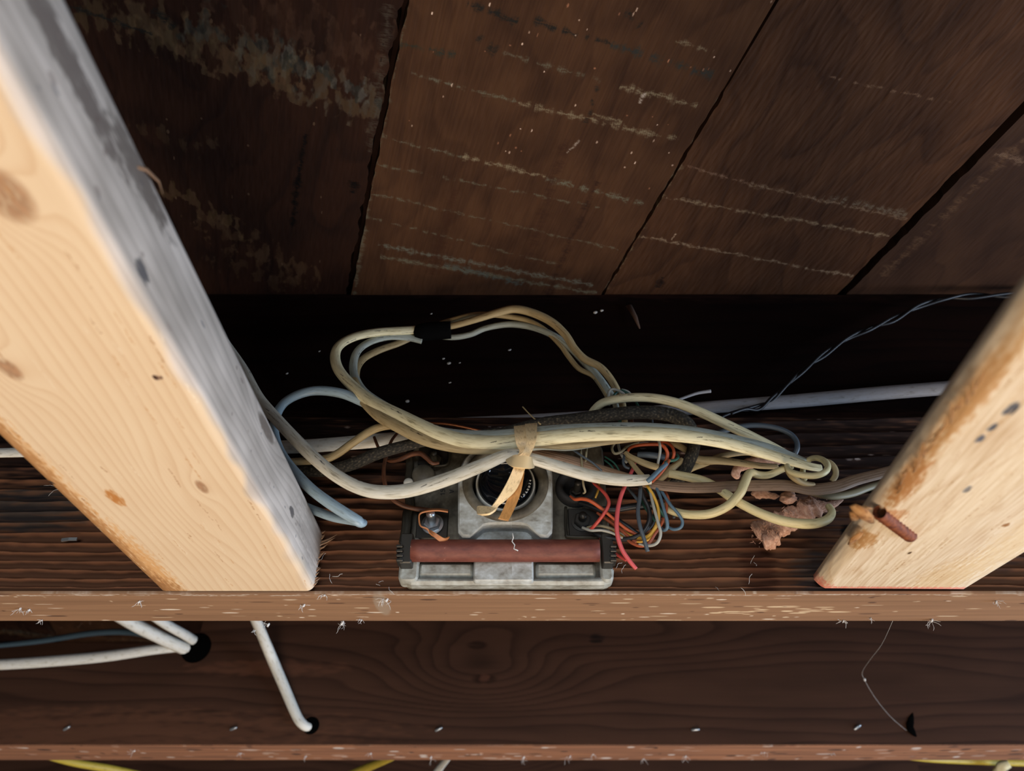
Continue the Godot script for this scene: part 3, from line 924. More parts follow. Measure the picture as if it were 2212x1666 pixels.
# ---------------------------------------------------------------- the two pale timbers
func timbers() -> void:
	# left timber: a 2x4 laid flat, straight ahead; section ring seen from its far end
	var x0 := -0.2016
	var x1 := -0.1138
	var y0 := YB + 0.0003
	var y1 := 0.1926
	var zs := ZF + 0.0015
	var L := 0.4485
	var c0 := rgb8(238, 204, 160)
	# u is distance from the far end (0.5 m), v runs round the section from the lower left edge (0.127 m)
	var uv := func(px: float, py: float) -> Vector2:
		var q := on_y(px, py, YB)
		return Vector2(q.z - zs, q.x - x0)
	var us := func(px: float, py: float) -> Vector2:
		var r := ray(px, py)
		var q := r * (x1 / r.x)
		return Vector2(q.z - zs, 0.0878 + q.y - y0)
	var k1: Vector2 = uv.call(18, 425)
	var k2: Vector2 = uv.call(25, 800)
	var k3: Vector2 = uv.call(440, 1054)
	var k4: Vector2 = us.call(574, 930)
	var t1: Vector2 = uv.call(390, 1080)
	var s1: Vector2 = uv.call(252, 1077)
	var s2: Vector2 = us.call(630, 1110)
	var s3: Vector2 = us.call(305, 392)
	var s4: Vector2 = us.call(305, 592)
	var s5: Vector2 = us.call(133, 115)
	var s6: Vector2 = uv.call(110, 1046)
	var s7: Vector2 = uv.call(346, 818)
	var brown := rgb8(150, 104, 62)
	var fresh := rgb8(222, 166, 104)
	var im := wood(1700, 430, 0.5, 0.127, 210.0, 131, rgb8(236, 211, 177), rgb8(202, 160, 118), 0.40, [
		[k1.x, k1.y, 4.0, 0.014, 0.010, 0.0075], [k2.x, k2.y, 3.0, 0.016, 0.009, 0.0045], [k3.x, k3.y, 1.5, 0.012, 0.0045, 0.0034], [t1.x, t1.y, 2.2, 0.055, 0.010, 0.0], [k4.x, k4.y, 2.5, 0.03, 0.008, 0.0060]], [
		[0.02, 0.006, 0.10, 0.013, fresh, 0.8], [0.14, 0.002, 0.12, 0.010, fresh, 0.8], [0.10, 0.003, 0.3, 0.006, brown, 0.5], [0.0, 0.004, 0.03, 0.014, brown, 0.6],
		[s1.x, s1.y, 0.010, 0.004, rgb8(196, 132, 70), 1.0], [s2.x, s2.y, 0.006, 0.003, rgb8(70, 58, 52), 1.0], [s3.x, s3.y, 0.03, 0.006, rgb8(140, 108, 84), 0.8], [s4.x, s4.y, 0.006, 0.0035, rgb8(66, 66, 76), 1.0], [s5.x, s5.y, 0.05, 0.006, rgb8(150, 114, 92), 0.8],
		[s6.x, s6.y, 0.0026, 0.0026, rgb8(40, 38, 42), 1.2], [s7.x, s7.y, 0.002, 0.002, rgb8(70, 40, 30), 1.2], [0.02, 0.112, 0.05, 0.02, rgb8(206, 172, 138), 0.4]], 1.1, 0.07, 0.06)
	weather(im, 0.0845 / 0.127)
	for k in 70:
		var q := Vector2(rng.randf() * 1000, rng.randf() * 300)
		streak(im, q, q + Vector2(14 + rng.randf() * 60, rng.randf() * 4 - 2), 1.0 + rng.randf(), [rgb8(250, 236, 212), rgb8(196, 140, 84), rgb8(158, 108, 66)][k % 3], 0.6, 600 + k, 0.3, 2.0)
	for k in 60:
		var q := Vector2(pow(rng.randf(), 1.5) * 900, rng.randf() * 34)
		streak(im, q, q + Vector2(10 + rng.randf() * 26, rng.randf() * 6 - 3), 1.4, brown if k % 2 else rgb8(190, 128, 74), 0.7, 700 + k, 0.3, 2.0)
	for k in 40:
		var q := Vector2(rng.randf() * 1200, 300 + rng.randf() * 120)
		blot(im, q, Vector2(2 + rng.randf() * 7, 1 + rng.randf() * 2.5), [rgb8(120, 100, 92), rgb8(170, 150, 138), rgb8(96, 92, 98)][k % 3], 0.4)
	var lm := mat("fresh_pine", Color.WHITE, 0.62, tex(im))
	var ring := [Vector2(x0, y0 + 0.002), Vector2(x0 + 0.001, y0 + 0.0003), Vector2(x0 + 0.003, y0), Vector2(x0 + 0.004, y0), Vector2(x1 - 0.006, y0)]
	for k in 9:
		var a := -PI / 2 + PI / 2 * k / 8.0
		ring.append(Vector2(x1 - 0.0045 + cos(a) * 0.0045, y0 + 0.0045 + sin(a) * 0.0045))
	ring.append_array([Vector2(x1, y0 + 0.006), Vector2(x1, y1 - 0.004), Vector2(x1 - 0.001, y1 - 0.001), Vector2(x1 - 0.003, y1), Vector2(x0 + 0.003, y1), Vector2(x0, y1 - 0.003)])
	var sec := []
	for q in ring:
		sec.append(Vector3(q.x, q.y, zs))
	var t := base("timber", Vector3.ZERO, "broad pale pine timber laid flat with knots, a greyed right side and warm underside", "timber")
	put(done(bar(sec, Vector3(0, 0, L), 40, 0.5, 0.127), lm), "body", t)
	# torn fibres along its sawn end
	for k in 17:
		var f := k / 16.0
		var p := Vector3(x1 - 0.001 + 0.0005 * sin(k * 3.0), lerpf(y0 + 0.003, y1 - 0.002, f), zs + 0.0015)
		var long := (0.0018 + 0.0022 * rng.randf()) * (2.6 if k in [11, 12, 13] else 1.0)
		var tip := p + Vector3(long, long * (0.25 + 0.5 * rng.randf()), 0.0015 * rng.randf())
		var mid := p.lerp(tip, 0.5) + Vector3(0, -0.0005, 0)
		put(done(sweep([p - Vector3(0.002, 0, 0), p, mid, tip], [0.0007, 0.0009, 0.0006, 0.0001], 0.5, Vector3.BACK, 5), M.splinter), "splinter", t)
	# chip lifted on its upper right edge
	var chip := us.call(318, 385) as Vector2
	var cp := Vector3(x1, y1 - 0.002, zs + chip.x)
	put(done(sweep([cp + Vector3(-0.001, -0.006, 0.008), cp + Vector3(0.001, -0.002, 0.003), cp + Vector3(0.0012, 0.0012, -0.004), cp + Vector3(0.0006, 0.001, -0.009)], [0.0004, 0.0007, 0.0005, 0.0002], 0.4, Vector3.RIGHT, 6), M.splinter), "splinter", t)

	# right timber: thinner, rising away to the right, rough sawn, end painted pink
	var d := ray(1475, 1645).normalized()
	var q0 := ZF + 0.0015
	var A := at(1757, 1243, q0)
	var Mc := at(1765, 1271, q0)
	var C := at(2089, 1273, q0)
	var N := Vector3(0, 0, 1)
	var up := Vector3(0, 1, 0)
	var e := (C - Mc).normalized()
	var per := (Mc - A).length()
	var on_b := func(px: float, py: float) -> Vector2:
		var nn := d.cross(e).normalized()
		var r := ray(px, py)
		var q := r * (Mc.dot(nn) / r.dot(nn))
		var w := q - Mc
		# skewed: along d back towards the camera, across e
		var den := 1.0 - pow(d.dot(e), 2)
		var al := (w.dot(d) - w.dot(e) * d.dot(e)) / den
		var ac := (w.dot(e) - w.dot(d) * d.dot(e)) / den
		return Vector2(-al, per + ac)
	var b1: Vector2 = on_b.call(2060, 870)
	var b2: Vector2 = on_b.call(1945, 1050)
	var b3: Vector2 = on_b.call(1830, 1170)
	var g1: Vector2 = on_b.call(2165, 885)
	var g2: Vector2 = on_b.call(2125, 925)
	var g3: Vector2 = on_b.call(2100, 948)
	var g4: Vector2 = on_b.call(2075, 1058)
	var g5: Vector2 = on_b.call(2160, 1135)
	var g6: Vector2 = on_b.call(1953, 1195)
	var sc1: Vector2 = on_b.call(1905, 1115)
	var pinkc := rgb8(226, 132, 112)
	var im2 := wood(1300, 430, 0.42, 0.12, 90.0, 141, rgb8(234, 214, 184), rgb8(204, 172, 134), 0.6, [], [
		[b1.x, b1.y + 0.002, 0.05, 0.006, rgb8(196, 146, 92), 0.8], [b1.x - 0.06, b1.y + 0.002, 0.05, 0.005, rgb8(200, 152, 100), 0.7], [b2.x, b2.y, 0.035, 0.006, rgb8(184, 130, 78), 0.9], [b3.x, b3.y + 0.004, 0.02, 0.010, rgb8(186, 138, 84), 0.95], [b1.x + 0.08, b1.y, 0.06, 0.005, rgb8(200, 156, 106), 0.6],
		[0.02, 0.07, 0.08, 0.02, rgb8(214, 176, 120), 0.5], [0.15, 0.08, 0.16, 0.018, rgb8(228, 198, 150), 0.6], [0.16, 0.04, 0.15, 0.012, rgb8(244, 226, 196), 0.7],
		[g1.x, g1.y, 0.006, 0.0025, rgb8(92, 92, 96), 1.1], [g2.x, g2.y, 0.004, 0.0018, rgb8(96, 96, 100), 1.1], [g3.x, g3.y, 0.004, 0.0018, rgb8(106, 106, 112), 1.1], [g4.x, g4.y, 0.005, 0.002, rgb8(136, 130, 124), 1.0], [g5.x, g5.y, 0.004, 0.002, rgb8(160, 112, 64), 1.0], [g6.x, g6.y, 0.0035, 0.0014, rgb8(110, 84, 48), 1.2], [sc1.x, sc1.y, 0.012, 0.010, rgb8(196, 140, 92), 0.9],
		[0.0, 0.05, 0.007, 0.2, pinkc, 0.85], [0.0, 0.004, 0.022, 0.012, pinkc, 0.75], [0.2, 0.002, 0.3, 0.005, rgb8(214, 200, 180), 0.5]], 2.6, 0.26, 0.14)
	for k in 240:
		var q := Vector2(rng.randf() * 1200, 24 + rng.randf() * 330)
		streak(im2, q, q + Vector2(14 + rng.randf() * 60, rng.randf() * 5 - 2.5), 1.0 + rng.randf() * 1.2, [rgb8(252, 238, 212), rgb8(190, 146, 92), rgb8(212, 176, 128), rgb8(168, 120, 70)][k % 4], 0.55, 1300 + k, 0.3, 2.0)
	var pm := mat("rough_pine", Color.WHITE, 0.75, tex(im2))
	relief(pm, tex(Image.create_from_data(500, 160, false, Image.FORMAT_L8, field(500, 160, 50.0, 3.0, 145, 3))), 0.04)
	var D := C + up * 0.019 + e * 0.002
	var sec2 := [A, A.lerp(Mc, 0.35) - e * 0.0004, A.lerp(Mc, 0.62) + e * 0.0010, A.lerp(Mc, 0.85) + e * 0.0026, Mc + e * 0.0046, Mc + e * 0.0056, Mc + e * 0.009, Mc.lerp(C, 0.5), C - e * 0.002, C + up * 0.002, D, A.lerp(D, 0.5) + up * 0.002]
	var t2 := base("timber", Vector3.ZERO, "rough pale timber with pink end, torn brown edge and a rusty screw underneath", "timber")
	put(done(bar(sec2, -d * 0.40, 24, 0.42, 0.12), pm), "body", t2)
	# torn flap of wood beside the screw
	var on3 := func(px: float, py: float, lift: float) -> Vector3:
		var nn := d.cross(e).normalized()
		var r := ray(px, py)
		var off := Vector3(0, -lift, 0)
		return r * ((Mc + off).dot(nn) / r.dot(nn))
	var nrm: Vector3 = d.cross(e).normalized()
	if nrm.y > 0:
		nrm = -nrm
	put(done(sweep([on3.call(1843, 1092, 0.003), on3.call(1858, 1104, 0.0045), on3.call(1872, 1118, 0.004), on3.call(1884, 1130, 0.001)], [0.0016, 0.0028, 0.0026, 0.0009], 0.35, nrm, 8), M.torn_wood), "splinter", t2)
	put(done(sweep([on3.call(1846, 1122, 0.001), on3.call(1850, 1106, 0.0035), on3.call(1862, 1098, 0.003), on3.call(1880, 1100, 0.001)], [0.0018, 0.0026, 0.0022, 0.001], 0.4, nrm, 8), M.torn_wood), "splinter", t2)
	put(done(sweep([on3.call(1836, 1176, 0.0), on3.call(1848, 1162, 0.0012), on3.call(1862, 1150, 0.0)], [0.001, 0.0022, 0.001], 0.3, nrm, 8), M.torn_wood), "splinter", t2)
	for k in 16:
		var f := k / 15.0
		var p: Vector3 = on3.call(lerpf(1925, 2100, f) + rng.randf() * 14, lerpf(1052, 828, f) + rng.randf() * 14, 0.0002)
		var tip: Vector3 = on3.call(lerpf(1925, 2100, f) + 12 + rng.randf() * 20, lerpf(1052, 828, f) - 10 - rng.randf() * 26, 0.0003 + rng.randf() * 0.0014)
		put(done(sweep([p, p.lerp(tip, 0.5) + nrm * 0.0006, tip], [0.0004, 0.0004, 0.0001], 0.5, nrm, 5), M.torn_wood), "splinter", t2)
	# the screw: a rod with a helical thread, half sunk in the wood
	var s0: Vector3 = on3.call(1898, 1107, 0.0006)
	var s9: Vector3 = on3.call(1972, 1163, 0.0006)
	var ax := (s9 - s0).normalized()
	var sx := ax.cross(nrm).normalized()
	var sy := sx.cross(ax)
	var st := new_st(true)
	var SL := (s9 - s0).length()
	var nr := 110
	for i in nr:
		for k in 18:
			var c := []
			for o in [[i, k], [i, k + 1], [i + 1, k + 1], [i + 1, k]]:
				var a: float = TAU * o[1] / 18.0
				var s: float = float(o[0]) / nr
				var ph: float = s * 11.0 - float(o[1]) / 18.0
				var r := (0.0021 + 0.0009 * (1.0 - absf(2.0 * (ph - floorf(ph)) - 1.0))) * clampf((1.0 - s) * 9.0 + 0.35, 0.0, 1.0)
				c.append(s0 + ax * (SL * s) + sx * (cos(a) * r) + sy * (sin(a) * r))
			quad(st, c[0], c[1], c[2], c[3], Vector2(i / 60.0, k / 18.0), Vector2(i / 60.0, (k + 1) / 18.0), Vector2((i + 1) / 60.0, (k + 1) / 18.0), Vector2((i + 1) / 60.0, k / 18.0))
	var scw := put(done(st, M.rust), "screw", self)
	tag(scw, "rusty threaded screw lying half sunk in the underside of the rough pale timber", "screw")

# the side of the timber has gone grey; the line against the fresh wood wanders
func weather(im: Image, v0: float) -> void:
	var n := FastNoiseLite.new()
	n.seed = 77
	n.frequency = 0.006
	n.fractal_octaves = 2
	for y in range(int(v0 * im.get_height()) - 14, im.get_height()):
		for x in im.get_width():
			var e := (y - v0 * im.get_height() + n.get_noise_2d(x, 3.0) * 18.0) * 0.07
			if e <= 0.0:
				continue
			var c := im.get_pixel(x, y)
			var l := c.get_luminance() * (0.96 + 0.10 * n.get_noise_2d(x, y * 3.0))
			l = maxf(0.89 + (l - 0.83) * 1.9, 0.50)
			e *= clampf((float(x) / im.get_width() - 0.05) * 7.0, 0.3, 1.0)
			im.set_pixel(x, y, c.lerp(Color(l * 1.0, l * 0.955, l * 0.925), minf(e, 0.75)))

# ---------------------------------------------------------------- the old porcelain terminal block
func plate(p: Array, mm0: float, mm1: float, bev: float, m: Material, called: String, parent: Node3D, smooth := false) -> MeshInstance3D:
	return put(done(extrude(polypx(p, mm1), ZF + mm0 * 0.001, ZF + mm1 * 0.001, bev * 0.001, smooth), m), called, parent)

func rpx(x0: float, y0: float, x1: float, y1: float, mm: float, r: float) -> PackedVector2Array:
	var a := dv(x0, y0, mm)
	var b := dv(x1, y1, mm)
	return rrect(Vector2((a.x + b.x) * 0.5, (a.y + b.y) * 0.5), absf(b.x - a.x), absf(b.y - a.y), r)

func slab_px(x0: float, y0: float, x1: float, y1: float, r: float, mm0: float, mm1: float, bev: float, m: Material, called: String, parent: Node3D) -> MeshInstance3D:
	return put(done(extrude(rpx(x0, y0, x1, y1, mm1, r), ZF + mm0 * 0.001, ZF + mm1 * 0.001, bev * 0.001, true), m), called, parent)

func bolt(px: float, py: float, mm: float, r: float, stud_r: float, stud: float, m: Material, parent: Node3D) -> void:
	var c := dv(px, py, mm)
	var o := put(done(extrude(ngon(Vector2(c.x, c.y), r, 6, 0.3), c.z - 0.004, c.z, 0.0006), m), "nut", parent)
	var w := lathe(Vector3(c.x, c.y, 0), [[r * 1.25, c.z - 0.0045], [r * 1.25, c.z - 0.0035], [r * 0.9, c.z - 0.0033]], 28, true)
	put(done(w, m), "washer", o)
	var prof := []
	for k in 14:
		prof.append([stud_r * (1.0 if k % 2 else 0.9), c.z - 0.001 + stud * k / 13.0])
	prof.append([0.0, c.z - 0.001 + stud])
	put(done(lathe(Vector3(c.x, c.y, 0), prof, 20), m), "stud", o)

func terminal_block() -> void:
	var t := base("terminal_block", Vector3.ZERO, "old grey porcelain fuse block with a red-brown rod, screwed to the ridged joist", "fuse block")
	var P: Material = M.porcelain
	var Q: Material = M.dull_porcelain
	# back plate
	var a := dv(866, 1262, 8)
	var b := dv(1327, 1262, 8)
	var top := dv(1093, 955, 8)
	put(done(extrude(rrect(Vector2((a.x + b.x) * 0.5, (a.y + top.y) * 0.5), b.x - a.x, top.y - a.y, 0.006), ZF - 0.0012, ZF + 0.008, 0.0012, true), Q), "back_plate", t)
	# tray along the bottom
	plate([867, 1228, 868, 1243, 871, 1252, 877, 1258, 887, 1261.5, 1306, 1262, 1316, 1259, 1323, 1252, 1326, 1243, 1327, 1228, 1316, 1236, 1300, 1246, 1150, 1249, 1040, 1249, 902, 1246, 886, 1238], 4, 11.5, 1.6, P, "tray_lip", t)
	slab_px(868, 1160, 902, 1256, 0.003, 4, 13, 1.2, P, "tray_wall", t)
	slab_px(1292, 1160, 1327, 1256, 0.003, 4, 13, 1.2, P, "tray_wall", t)
	slab_px(1026, 1124, 1153, 1256, 0.0015, 4, 14.5, 1.0, M.bright_porcelain, "stem", t)
	slab_px(905, 1214, 1022, 1246, 0.002, 4, 10.8, 1.8, P, "pocket", t)
	slab_px(1157, 1214, 1288, 1246, 0.002, 4, 10.8, 1.8, P, "pocket", t)
	# the boss that holds the fuse
	var boss := PackedVector2Array()
	boss = polypx([990, 1020, 989, 1080, 989, 1148, 993, 1157, 1000, 1160, 1016, 1160, 1023, 1155, 1031, 1143, 1042, 1135, 1056, 1132, 1093, 1131, 1131, 1132, 1146, 1136, 1155, 1146, 1162, 1156, 1169, 1160, 1184, 1160, 1191, 1156, 1194, 1146, 1194, 1080, 1193, 1020, 1184, 990, 1160, 968, 1130, 958, 1093, 955, 1056, 958, 1026, 968, 1002, 990], 25)
	var c := dv(1092, 1042, 25)
	# the boss is hollow: its outline with a round hole, as a ring of quads
	var st := new_st(false)
	var n := 72
	var outer := []
	var inner := []
	for k in n:
		var ang := TAU * k / n
		var dir := Vector2(cos(ang), sin(ang))
		var best := 0.0
		for i in boss.size():
			var h = Geometry2D.segment_intersects_segment(Vector2(c.x, c.y), Vector2(c.x, c.y) + dir * 0.2, boss[i], boss[(i + 1) % boss.size()])
			if h != null:
				best = maxf(best, (h - Vector2(c.x, c.y)).length())
		outer.append(dir * best)
		inner.append(dir * 0.0197)
	var z := func(v: Vector2, mm: float) -> Vector3: return Vector3(c.x + v.x, c.y + v.y, ZF + mm * 0.001)
	st.set_smooth_group(1)
	for k in n:
		var k2 := (k + 1) % n
		quad(st, z.call(inner[k] * 1.18, 25.4), z.call(outer[k] * 0.965, 25), z.call(outer[k2] * 0.965, 25), z.call(inner[k2] * 1.18, 25.4))
	st.set_smooth_group(2)
	for k in n:
		var k2 := (k + 1) % n
		quad(st, z.call(outer[k] * 0.965, 25), z.call(outer[k], 23.6), z.call(outer[k2], 23.6), z.call(outer[k2] * 0.965, 25))
	st.set_smooth_group(3)
	for k in n:
		var k2 := (k + 1) % n
		quad(st, z.call(outer[k], 23.6), z.call(outer[k], 4), z.call(outer[k2], 4), z.call(outer[k2], 23.6))
	put(done(st, M.bright_porcelain), "boss", t)
	put(done(lathe(Vector3(c.x, c.y, ZF), [[0.0258, 0.024], [0.0255, 0.0266], [0.0243, 0.0278], [0.0215, 0.0280], [0.0203, 0.0272], [0.0197, 0.0255], [0.0197, 0.006]], 64), Q), "collar", t)
	put(done(lathe(Vector3(c.x, c.y, ZF), [[0.0197, 0.0085], [0.0, 0.0085]], 40), M.hole_black), "socket", t)
	# the fuse
	var fz := base("plug_fuse", Vector3.ZERO, "black glass plug fuse sitting in the round boss of the porcelain block", "fuse")
	put(done(lathe(Vector3(c.x, c.y, ZF), [[0.0180, 0.0088], [0.0180, 0.0215], [0.0178, 0.0232], [0.0172, 0.0240], [0.0167, 0.0236], [0.0167, 0.018]], 64), M.fuse_rim), "rim", fz)
	put(done(lathe(Vector3(c.x, c.y, ZF), [[0.0168, 0.019], [0.0167, 0.0235], [0.0158, 0.0262], [0.0142, 0.0280], [0.0120, 0.0286], [0.0112, 0.0280], [0.0104, 0.0268], [0.0, 0.0262]], 64), M.glass_black), "window", fz)
	var marks := "IIHAHHZ4"
	for k in marks.length():
		var ang := deg_to_rad(-58.0 + k * 8.0)
		var tm := TextMesh.new()
		tm.text = marks[k]
		tm.font_size = 16
		tm.pixel_size = 0.00008
		tm.depth = 0.0003
		tm.material = M.ink_white
		var o := put(tm, "mark", fz, Vector3(c.x + cos(ang) * 0.0146, c.y + sin(ang) * 0.0146, ZF + 0.0280))
		o.rotation.z = ang + PI / 2
	# fibre rod across the block, held by two spring clips
	var l0 := dv(889, 1190, 20)
	var l1 := dv(1294, 1190, 20)
	var prof := []
	var rr := []
	for k in 21:
		prof.append(l0.lerp(l1, k / 20.0))
		rr.append(0.0063)
	put(done(sweep(prof, rr, 1.0, Vector3.BACK, 28), M.fibre_tube), "rod", t).set_meta("label", "red-brown fibre rod across the lower half of the block")
	for s in [[862, 1], [1302, -1]]:
		var sp := put(done(extrude(rpx(s[0] + (4 if s[1] > 0 else -4), 1152, s[0] + 26, 1216, 22, 0.001), ZF + 0.006, ZF + 0.022, 0.0006), M.dark_metal), "spring_clip", t)
		for k in 4:
			var y := 1176 + k * 10
			var x: float = s[0] - 6 if s[1] > 0 else s[0] + 16
			put(done(extrude(rpx(x, y, x + 14, y + 6, 24, 0.0005), ZF + 0.016, ZF + 0.024, 0.0003), M.dark_metal), "clip_leaf", sp)
	# grey strap of metal up the left edge, and one at the right
	var strip := [[884, 975], [885, 1010], [881, 1050], [886, 1090], [880, 1110], [878, 1140], [872, 1175]]
	var pts := []
	var rad := []
	for q in strip:
		pts.append(dv(q[0], q[1], 12))
		rad.append(0.0024 if q[1] < 1060 else 0.0030)
	put(done(sweep(spline(pts, 4), spline(rad, 4), 0.4, Vector3.BACK, 8), M.grey_metal), "side_strip", t)
	var pad := dv(882, 1042, 13)
	put(done(lathe(Vector3(pad.x, pad.y, 0), [[0.003, pad.z - 0.003], [0.003, pad.z], [0.0022, pad.z + 0.0008], [0.0, pad.z + 0.001]], 20), M.fuse_rim), "rivet", t)
	# terminals
	slab_px(902, 1100, 966, 1164, 0.001, 6, 9.5, 0.5, M.dark_metal, "terminal_plate", t)
	bolt(933, 1126, 15, 0.0052, 0.0026, 0.011, M.zinc, t)
	slab_px(905, 966, 968, 1004, 0.001, 6, 9.5, 0.5, M.dark_metal, "terminal_plate", t)
	bolt(938, 992, 14, 0.0046, 0.0023, 0.009, M.grey_metal, t)
	slab_px(1226, 1098, 1304, 1162, 0.001, 6, 9.5, 0.5, M.dark_metal, "terminal_plate", t)
	bolt(1258, 1121, 14, 0.0050, 0.0024, 0.006, M.dark_metal, t)
	for e in [[[903, 1009], [950, 1007], [966, 1003], [971, 990], [971, 968]], [[1222, 1096], [1223, 1150], [1230, 1160], [1296, 1161]]]:
		var pp := []
		for q in e:
			pp.append(dv(q[0], q[1], 11))
		var sp := spline(pp, 5)
		var rs := []
		for k in sp.size():
			rs.append(0.0009)
		put(done(sweep(sp, rs, 1.6, Vector3.BACK, 8), M.grey_metal), "rim", t)
	var sh := dv(915, 1030, 9)
	put(done(lathe(Vector3(sh.x, sh.y, 0), [[0.0075, sh.z - 0.002], [0.0072, sh.z + 0.003], [0.006, sh.z + 0.0045], [0.0, sh.z + 0.005]], 24), Q), "lug", t)
	var bc := dv(1243, 1054, 11)
	put(done(lathe(Vector3(bc.x, bc.y, 0), [[0.0122, bc.z - 0.004], [0.0122, bc.z + 0.002], [0.0112, bc.z + 0.004], [0.0090, bc.z + 0.0045], [0.0072, bc.z + 0.001], [0.0070, bc.z - 0.002], [0.0, bc.z - 0.002]], 40), M.rubber), "grommet", t)
	bolt(1246, 1058, 14, 0.0034, 0.0021, 0.010, M.dark_metal, t)
	for q in [["15", 956, 1064], ["A", 976, 1062]]:
		var tm := TextMesh.new()
		tm.text = q[0]
		tm.font_size = 24
		tm.pixel_size = 0.00017
		tm.depth = 0.0002
		tm.material = M.ink
		var o := put(tm, "lettering", t, dv(q[1], q[2], 8.2))
		o.rotation.z = PI / 2 if q[0] == "15" else -PI / 2
	# small spider-silk tuft on the rod
	var tuft := []
	var tr := []
	for q in [[1107, 1152, 30], [1109, 1162, 29], [1106, 1170, 28], [1112, 1178, 28], [1110, 1186, 28], [1119, 1190, 27]]:
		tuft.append(dv(q[0], q[1], q[2]))
		tr.append(0.00035)
	tag(put(done(sweep(tuft, tr, 1.0, Vector3.BACK, 5), M.fluff), "lint_thread", self), "white crinkled thread of lint hanging over the red-brown rod", "lint")

# ---------------------------------------------------------------- cables
func cables() -> void:
	var g := "cables tied together by the tan strap"
	cable("flat_cable", "cream flat cable of the upper loop, foremost through the tan strap", "cable", g, M.cream_sheath, [905, 712, 14, 22, 880, 714, 16, 22, 816, 718, 22, 22, 769, 727, 27, 22, 736, 744, 30, 22, 724, 767, 32, 22, 731, 798, 35, 23, 759, 832, 38, 25, 801, 866, 42, 29, 864, 899, 47, 33, 943, 936, 52, 36, 1006, 954, 54, 38, 1070, 957, 55, 36, 1117, 953, 56, 34, 1161, 949, 56, 36, 1245, 940, 54, 36, 1335, 937, 52, 34, 1425, 938, 50, 34, 1498, 945, 48, 32, 1570, 958, 45, 30, 1642, 977, 42, 28, 1715, 998, 40, 24, 1750, 1008, 40, 20, 1774, 1012, 39, 18], 0.55, 12)
	cable("flat_cable", "grey cable inside the upper loop, passing behind the cream one at the strap", "cable", g, M.grey_sheath, [912, 736, 12, 18, 880, 729, 14, 18, 840, 728, 18, 18, 801, 738, 22, 18, 773, 758, 26, 18, 763, 789, 28, 18, 769, 820, 31, 18, 790, 850, 35, 20, 840, 884, 40, 24, 896, 914, 44, 26, 959, 936, 46, 28, 1038, 942, 47, 28, 1117, 938, 47, 28, 1200, 930, 46, 28, 1281, 926, 44, 28, 1389, 925, 42, 28, 1498, 934, 40, 28, 1606, 955, 38, 26, 1679, 975, 36, 24, 1740, 998, 34, 18], 0.5, 12)
	cable("flat_cable", "speckled cream cable along the lower edge of the tied bundle, left of the strap", "cable", g, M.tan_sheath, [900, 724, 10, 16, 860, 742, 14, 17, 816, 758, 19, 18, 782, 778, 24, 18, 768, 808, 29, 18, 776, 850, 36, 22, 816, 895, 44, 28, 864, 923, 48, 30, 927, 952, 51, 32, 1006, 968, 53, 30, 1070, 968, 54, 28, 1117, 960, 54, 26, 1165, 958, 52, 24, 1227, 962, 48, 22, 1281, 956, 44, 22, 1353, 948, 38, 20, 1400, 945, 33, 18], 0.5, 12)
	cable("flat_cable", "dull green-grey cable sagging under the cream one just right of the strap", "cable", g, M.grey_sheath, [1100, 966, 48, 22, 1135, 966, 48, 22, 1172, 962, 47, 24, 1227, 964, 45, 24, 1281, 957, 42, 22, 1353, 946, 37, 20, 1420, 940, 34, 16], 0.5, 10)
	cable("flat_cable", "scuffed pale cable sagging widest and lowest before the porcelain block", "cable", g, M.pale_sheath, [470, 720, 30, 20, 500, 760, 34, 20, 528, 803, 40, 22, 557, 858, 44, 25, 595, 903, 47, 26, 633, 944, 49, 27, 674, 985, 51, 28, 721, 1024, 52, 29, 769, 1051, 52, 31, 816, 1063, 52, 33, 880, 1060, 52, 34, 959, 1038, 54, 33, 1038, 1007, 56, 32, 1101, 982, 58, 28, 1147, 991, 58, 28, 1208, 1009, 54, 30, 1281, 1029, 49, 30, 1353, 1038, 45, 29, 1404, 1036, 42, 24], 0.6, 12)
	cable("bent_cable", "blue-grey cable arching out beside the broad timber and doubled back at a rounded tip", "cable", "", M.blue_sheath, [812, 884, 36, 20, 778, 866, 38, 22, 737, 850, 40, 22, 690, 844, 41, 22, 652, 850, 42, 21, 617, 868, 42, 20, 599, 893, 42, 20, 592, 925, 42, 20, 598, 960, 42, 21, 614, 992, 43, 23, 642, 1027, 43, 24, 677, 1061, 43, 24, 721, 1093, 43, 25, 759, 1117, 42, 25, 777, 1128, 40, 24, 782, 1131, 35, 22, 770, 1127, 29, 20, 721, 1118, 24, 20, 677, 1102, 20, 20, 640, 1086, 18, 18], 0.8, 12)
	cable("thin_cable", "tan cable curving from the broad timber up behind the upper loop", "cable", "", M.tan_sheath, [560, 1003, 16, 16, 633, 998, 18, 17, 696, 993, 20, 19, 728, 981, 22, 19, 763, 956, 25, 19, 801, 931, 28, 19, 832, 921, 30, 18, 864, 921, 32, 18, 910, 935, 33, 16, 960, 950, 33, 16], 0.8)
	cable("braided_cable", "black cloth-braided cable running up from the left towards the porcelain block's upper terminal", "cable", "black braided cables", M.braid, [560, 1018, 8, 24, 642, 1016, 10, 25, 690, 1018, 14, 25, 721, 1014, 17, 26, 769, 1000, 21, 27, 816, 980, 24, 27, 880, 962, 26, 25, 937, 950, 26, 24, 1000, 944, 24, 24, 1080, 935, 22, 24], 1.0, 14, 16, 0.10)
